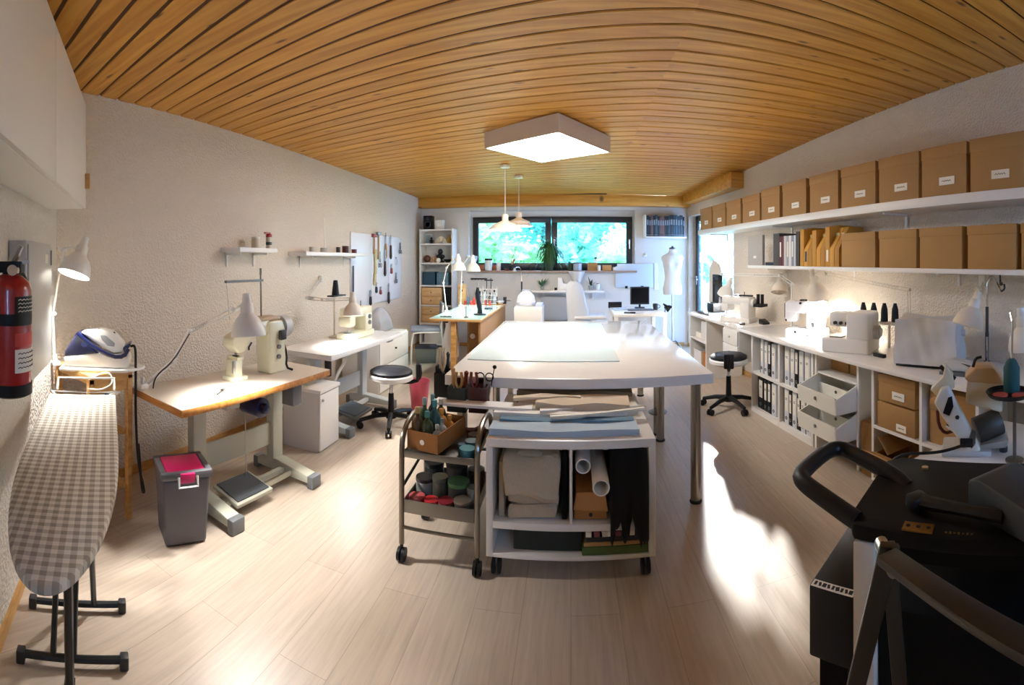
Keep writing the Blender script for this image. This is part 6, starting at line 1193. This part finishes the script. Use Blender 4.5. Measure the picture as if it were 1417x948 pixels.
t = thing('dark_tube', 'dark upright tube against the wall behind the chrome stand', 'tube', rwp(-.06, 1.81, CTZ)); B().cyl((0, 0, 0), (0, 0, .19), .012, n=12).lathe([(.02, 0), (.02, .01)]).ob('tube', CHAR, t)
spring_lamp('white lamp at the far right edge, over the near end of the worktop', [rwp(-.20, 1.36, CTZ), rwp(-.20, 1.36, .98), rwp(-.24, 1.26, 1.02)], pd(1420, 482, 2.15), Vector((.1, -.1, -1)), .085, .15, WHITE, watt=0, springs=False, base='foot')
ibox('flat white box lying on the near end of the worktop under the white lamp', rwp(-.30, 1.10, CTZ), RZ, .3, .26, .045, WHITE, lid=0)
# ---------------- small white table with skiving machine
WZ = .62
q0 = Vector((.98, 1.155)); qa = math.radians(0)
wtp = at(1350, 628, WZ); mth = math.radians(-49.7)
rv = Vector((math.cos(mth), math.sin(mth), 0)); fv = Vector((-math.sin(mth), math.cos(mth), 0))
t = thing('side_table', 'small white table carrying the leather skiving machine', 'table', (wtp.x, wtp.y, 0), RA)
B().bx(-.21, .38, -.50, .16, WZ-.03, WZ).ob('tabletop', LAM, t, bevel=.003)
for x in (-.18, .35):
    for y in (-.47, .13): B().box((x, y, (WZ-.03)/2), (.03, .03, WZ-.03)).ob('leg', WHITE, t)
B().bx(.30, .305, -.20, -.05, WZ, WZ+.001).ob('slot', INK, t)
t = thing('modesty_panel', 'grey modesty panel hanging under the near end of the worktop', 'panel', rwp(-.40, 1.25, .42), RA); B().bx(-.012, .012, -.35, .20, 0, .28).ob('panel', mat('#8d8c86', .6), t, bevel=.002)
mb = wtp + rv*(-.03) + fv*.02
t = thing('skiving_machine', 'cream and white leather skiving machine on the small white table', 'skiving machine', (mb.x, mb.y, WZ), mth)
CRM = mat('#d9c9ac', .35, coat=.3); TANL = mat('#c49d6c', .4, coat=.3)
B().bx(-.10, .09, -.05, .10, 0, .02).ob('base', GREYLT, t, bevel=.004)
B().prism([(-.01, .18), (.14, .14), (.14, .26), (.0, .30)], 'y', .02, .12).ob('housing', CRM, t, bevel=.012, seg=3)
B().prism([(-.015, .285), (.03, .325), (.10, .325), (.145, .27), (.14, .255), (.0, .27)], 'y', .01, .13).ob('lid', TANL, t, bevel=.012, seg=3)
B().tube([(.02, .05, .32), (.03, .05, .355), (.055, .05, .36)], .006, 8, 1).ob('latch', BLACK, t); B().cyl((.09, .04, .30), (.10, .02, .30), .016, n=14).ob('knob', CHROME, t)
b = B().prism([(-.13, .20), (-.105, .255), (-.075, .265), (-.02, .16), (.05, .03), (.045, .0), (.01, -.0), (-.02, .04), (-.10, .15)], 'y', -.045, .0); bg_ = b.ob('belt_guard', mat('#d5d2c8', .35, coat=.3), t, bevel=.010, seg=3)
B().prism([(-.095, .165), (-.075, .225), (-.06, .23), (-.055, .19), (-.07, .155)], 'y', -.0475, -.03).ob('vent_slot', BLACK, bg_); B().prism([(-.0, .055), (.015, .10), (.03, .09), (.03, .05), (.015, .03)], 'y', -.0475, -.03).ob('vent_slot', DKSTEEL, bg_)
B().cyl((-.04, -.046, .15), (-.04, -.05, .15), .008, n=10).ob('screw', INK, bg_)
B().prism([(-.15, .24), (-.10, .29), (-.09, .34), (-.06, .30), (-.05, .25), (-.11, .20)], 'y', .0, .05).ob('bell_knife_head', CRM, t, bevel=.008); B().tube([(-.11, .02, .33), (-.08, .02, .30), (-.05, .02, .28)], .008, 8).ob('guide_arm', BLACK, t); B().cyl((-.15, .02, .18), (-.12, .02, .18), .02, .03, 16).ob('knob', TANL, t)
B().cyl((.03, .03, .07), (.13, .06, .10), .052, n=24).ob('motor', mat('#3d3a36', .5, var=.3, scale=30), t, bevel=.004); B().prism([(.02, .01), (.15, .02), (.16, .05), (.02, .03)], 'y', -.02, .09).ob('motor_cradle', mat('#a9a69b', .4), t, bevel=.005)
B().tube([(-.12, .0, .16), (-.115, .0, .10), (-.09, .0, .07), (-.06, .0, .08)], .007, 8, 1).ob('presser_lever', mat('#5a1f1d', .5), t); B().cyl((-.08, -.02, .12), (-.05, -.02, .10), .018, n=14).ob('adjuster', CHROME, t)
B().bx(-.03, .02, -.05, -.02, .035, .07).ob('plug_socket', BLACK, t, bevel=.004)
for x in (-.02, .14): B().cyl((x, .0, -.0), (x, .0, .02), .016, n=12).ob('foot', CHAR, t)
# tray with red discs, teal cone on its pin
tp = mb + rv*.155 - fv*.09; t = thing('round_tray', 'round black tray on a post beside the skiving machine', 'tray', (tp.x, tp.y, WZ), mth)
B().lathe([(.002, .245), (.078, .245), (.088, .26), (.085, .262), (.074, .25), (.002, .25)], n=32).ob('dish', BLACK, t); B().cyl((.02, .0, 0), (.02, .0, .245), .007, n=12).lathe([(.035, 0), (.035, .006), (.01, .01)], (.02, 0, 0)).ob('post', DKSTEEL, t)
for k, (dx, dy) in enumerate(((-.035, -.02), (.035, -.03))): tag(B().set((tp.x + rv.x*dx + fv.x*dy, tp.y + rv.y*dx + fv.y*dy, WZ+.2505)).lathe([(.028, 0), (.028, .006), (.01, .008), (.001, .006)], n=18).ob('bobbin', mat('#b5483a', .5)), '%s orange-red bobbin lying in the round black tray' % ('left' if not k else 'right'), 'bobbin')
tcn_ = tp + fv*.035 + rv*.012; tag(B().set((tcn_.x, tcn_.y, WZ+.2505)).lathe([(.030, 0), (.032, .01), (.032, .09), (.018, .118), (.010, .125)], n=24).ob('thread_spool', mat('#0f4f50', .6, bump=.3, scale=300)), 'big dark teal thread spool standing in the round black tray', 'thread')
tag(B().set((tcn_.x, tcn_.y, WZ+.376)).cyl((0, 0, 0), (.005, 0, .14), .005, n=8).cyl((.005, 0, .14), (.02, .02, .17), .004, n=6).ob('thread_guide', CHROME), 'thin chrome thread guide rod standing on top of the teal spool', 'rod')
p_ = mb + rv*(-.005) + fv*(-.05)
tag(B().tube([Vector((p_.x, p_.y, WZ+.05)), p_ + rv*-.06 + Vector((0, 0, .028)), p_ + rv*-.13 + fv*.0 + Vector((0, 0, .012)), p_ + rv*-.27 + Vector((0, 0, .004)), p_ + rv*-.33 + Vector((0, 0, -.1)), p_ + rv*-.33 + Vector((0, 0, -.5))], .006, 8, 2).ob('power_cord', BLACK), 'black power cord running off the skiving machine to the left', 'cable')
# ================================================================ FOREGROUND RIGHT: black cart, folding stand
GA = math.radians(35); GO = Vector((.572, .82, 0)); GZ = .80
t = thing('equipment_cart', 'black equipment cart with a loop handle in the near right corner', 'cart', GO, GA)
GBK = mat('#100f0d', .6); GBK.node_tree.nodes['Principled BSDF'].inputs['Specular IOR Level'].default_value = .15
B().prism([(.0, .0), (.04, .02), (.33, .02), (.365, -.02), (.365, -.72), (.0, -.72)], 'z', GZ-.035, GZ).ob('top', GBK, t, bevel=.008)
B().bx(.046, .345, -.70, -.03, GZ-.09, GZ-.035).ob('apron', BLK2, t)
B().tube([(.03, .0, GZ-.01), (.05, .10, GZ+.02), (.07, .155, GZ+.03), (.10, .178, GZ+.033), (.26, .172, GZ+.033), (.30, .145, GZ+.03), (.285, .09, GZ+.02), (.235, -.03, GZ+.006), (.215, -.07, GZ-.014)], .021, 12, 2).ob('handle', BLACK, t)
B().bx(-.004, .044, -.05, -.002, 0, GZ-.036).ob('post', mat('#d6cdbf', .5), t, bevel=.004); B().bx(.30, .345, -.06, -.01, 0, GZ-.09).ob('post', BLK2, t, bevel=.004); B().bx(.30, .345, -.69, -.64, 0, GZ-.09).ob('post', BLK2, t, bevel=.004)
B().bx(.02, .33, -.62, -.05, .40, .62).ob('lower_body', BLK2, t, bevel=.01)
o = B().bx(.0, .28, -.005, .105, .48, .64).ob('front_box', BLACK, t, bevel=.006)
top_ = B().bx(.0, .022, .0, .10, .6402, .641).ob('label_strip', PAPER, o)
b = B()
for k in range(9): b.box((.011, .008 + .0105*k, .6414), (.012, .006 if k % 3 else .009, .0005), (0, 0, .3*(k % 2)))
b.ob('lettering', INK, top_)
B().bx(.05, .09, .03, .10, 0, .46).ob('leg', BLK2, t); B().bx(.22, .26, .03, .10, 0, .46).ob('leg', BLK2, t)
B().bx(.12, .30, -.60, -.2, .10, .13).ob('lower_shelf', mat('#6f6a60', .5), t)
hp = B().box((.022, -.14, GZ+.002), (.03, .065, .004)).ob('hinge_plate', mat('#a0793f', .35, .9), t)
for k in range(3): B().cyl((.022, -.162+.022*k, GZ+.004), (.022, -.162+.022*k, GZ+.0046), .005, n=10).ob('hole', BLACK, hp)
b = B()
for k in range(7): b.box((.018, -.20-.009*k, GZ+.0004), (.008 if k % 2 else .005, .005, .0006))
b.ob('gold_print', mat('#8a6a35', .4, .6), t)
B().cyl((.30, -.10, GZ), (.30, -.10, GZ+.006), .009, n=12).ob('screw', mat('#c9a878', .35, .8), t)
# slate device on it
dv = Vector((.835, .52, GZ + .001))
t = thing('transformer_box', 'slate grey box device with a black arm on the black cart', 'device', dv, math.radians(-8))
B().prism([(-.13, 0), (.16, 0), (.16, .07), (.12, .085), (-.10, .06), (-.13, .05)], 'x', -.065, .065).ob('casing', mat('#2b3034', .45), t, bevel=.008)
B().tube([(-.06, .05, .03), (-.10, .12, .03), (-.145, .22, .022)], [.016, .014, .016], 10, 1).ob('arm', BLACK, t); B().box((-.15, .235, .018), (.045, .04, .034)).ob('arm_end', BLACK, t, bevel=.008)
# folding stand in front
pv = pd(1228, 770, .64); a1 = pd(1185, 948, .70); a2 = pd(1417, 892, .44)
def down(p, q):
    k = (p.z - .012) / (p.z - q.z); return p + (q - p) * k
t = thing('folding_stand', 'dark steel folding stand with crossed flat legs in the near right corner', 'stand', (pv.x, pv.y, 0)); off = Vector((pv.x, pv.y, 0))
FS = mat('#4a4743', .35, .85)
def bar(a, b_, w, th, name):
    a, b_ = Vector(a), Vector(b_); d = b_ - a; u = Vector((math.cos(-.686), math.sin(-.686), 0)); n_ = d.cross(u).normalized(); s_ = d.cross(n_).normalized()
    B().set(-off).rings([[p + s_*w*i/2 + n_*th*j/2 for i, j in ((-1, -1), (1, -1), (1, 1), (-1, 1))] for p in (a, b_)]).ob(name, FS, t, bevel=.003)
e1 = down(pv, a1); bar(pv + (pv - e1).normalized()*.02, e1, .028, .012, 'leg')
v2 = Vector((pv.x + .09, pv.y - .02, .012)); bar(pv + Vector((.01, .012, .01)), v2, .022, .010, 'leg')
bar(pv + Vector((-.012, -.012, .012)), pd(1440, 905, .46), .034, .012, 'arm')
B().set(-off).cyl(pv + Vector((-.012, -.03, .0)), pv + Vector((.012, .03, .0)), .010, n=14).ob('pivot_bolt', STEEL, t)
B().set(-off).cyl(e1 + Vector((0, 0, -.008)), e1 + Vector((0, 0, .03)), .018, n=12).ob('foot', RUBBER, t)
# ================================================================ LIGHT, SKY, CAMERA
W = bpy.data.worlds.new('sky'); S.world = W; W.use_nodes = True
nt = W.node_tree; bg = nt.nodes['Background']; bg.inputs[0].default_value = lin('#93c1ff'); bg.inputs[1].default_value = 10
sun = bpy.data.lights.new('sun', 'SUN'); sun.energy = 8; sun.color = (1, .96, .9); sun.angle = .02
so = bpy.data.objects.new('sun', sun); COL.objects.link(so); so.location = (6, 14, 9)
so.rotation_euler = Vector((-.285, -1, -.40)).to_track_quat('-Z', 'Y').to_euler()
# square ceiling panel
PC = Vector((-.185, 3.84, 0)); pz = CAMZ + .92
t = thing('ceiling_light', 'square white ceiling light panel glowing above the cutting table', 'ceiling light', (PC.x, PC.y, pz), math.radians(55.5))
hs = .375; zt_ = ceil_z(PC.x, PC.y) - pz
B().bx(-hs, hs, -hs, -hs+.012, 0, zt_).bx(-hs, hs, hs-.012, hs, 0, zt_).bx(-hs, -hs+.012, -hs+.012, hs-.012, 0, zt_).bx(hs-.012, hs, -hs+.012, hs-.012, 0, zt_).bx(-hs+.012, hs-.012, -hs+.012, hs-.012, .03, zt_).ob('housing', mat('#cdc4b8', .5), t)
B().bx(-hs+.012, hs-.012, -hs+.012, hs-.012, .002, .012).ob('diffuser', mat('#fffefb', .5, emit=14), t)
cam = bpy.data.cameras.new('camera'); co = bpy.data.objects.new('camera', cam); COL.objects.link(co); S.camera = co
co.location = (0, 0, CAMZ); co.rotation_euler = (PI/2, 0, 0)
cam.type = 'PANO'; cam.clip_start = .02; cam.clip_end = 200
cam.panorama_type = 'CENTRAL_CYLINDRICAL'
cam.central_cylindrical_range_u_min = -X0 / RPX; cam.central_cylindrical_range_u_max = (1417 - X0) / RPX
cam.central_cylindrical_range_v_min = -(948 - Y0) / RPX; cam.central_cylindrical_range_v_max = Y0 / RPX
cam.central_cylindrical_radius = 1
S.view_settings.view_transform = 'Standard'; S.view_settings.look = 'None'; S.view_settings.gamma = 1; S.view_settings.use_curve_mapping = False
S.view_settings.exposure = 1.28
S.render.engine = 'CYCLES'
S.cycles.use_denoising = True; S.cycles.max_bounces = 8; S.cycles.diffuse_bounces = 5; S.cycles.transmission_bounces = 6; S.cycles.transparent_max_bounces = 8
S.cycles.sample_clamp_indirect = 6; S.cycles.caustics_reflective = False; S.cycles.caustics_refractive = False
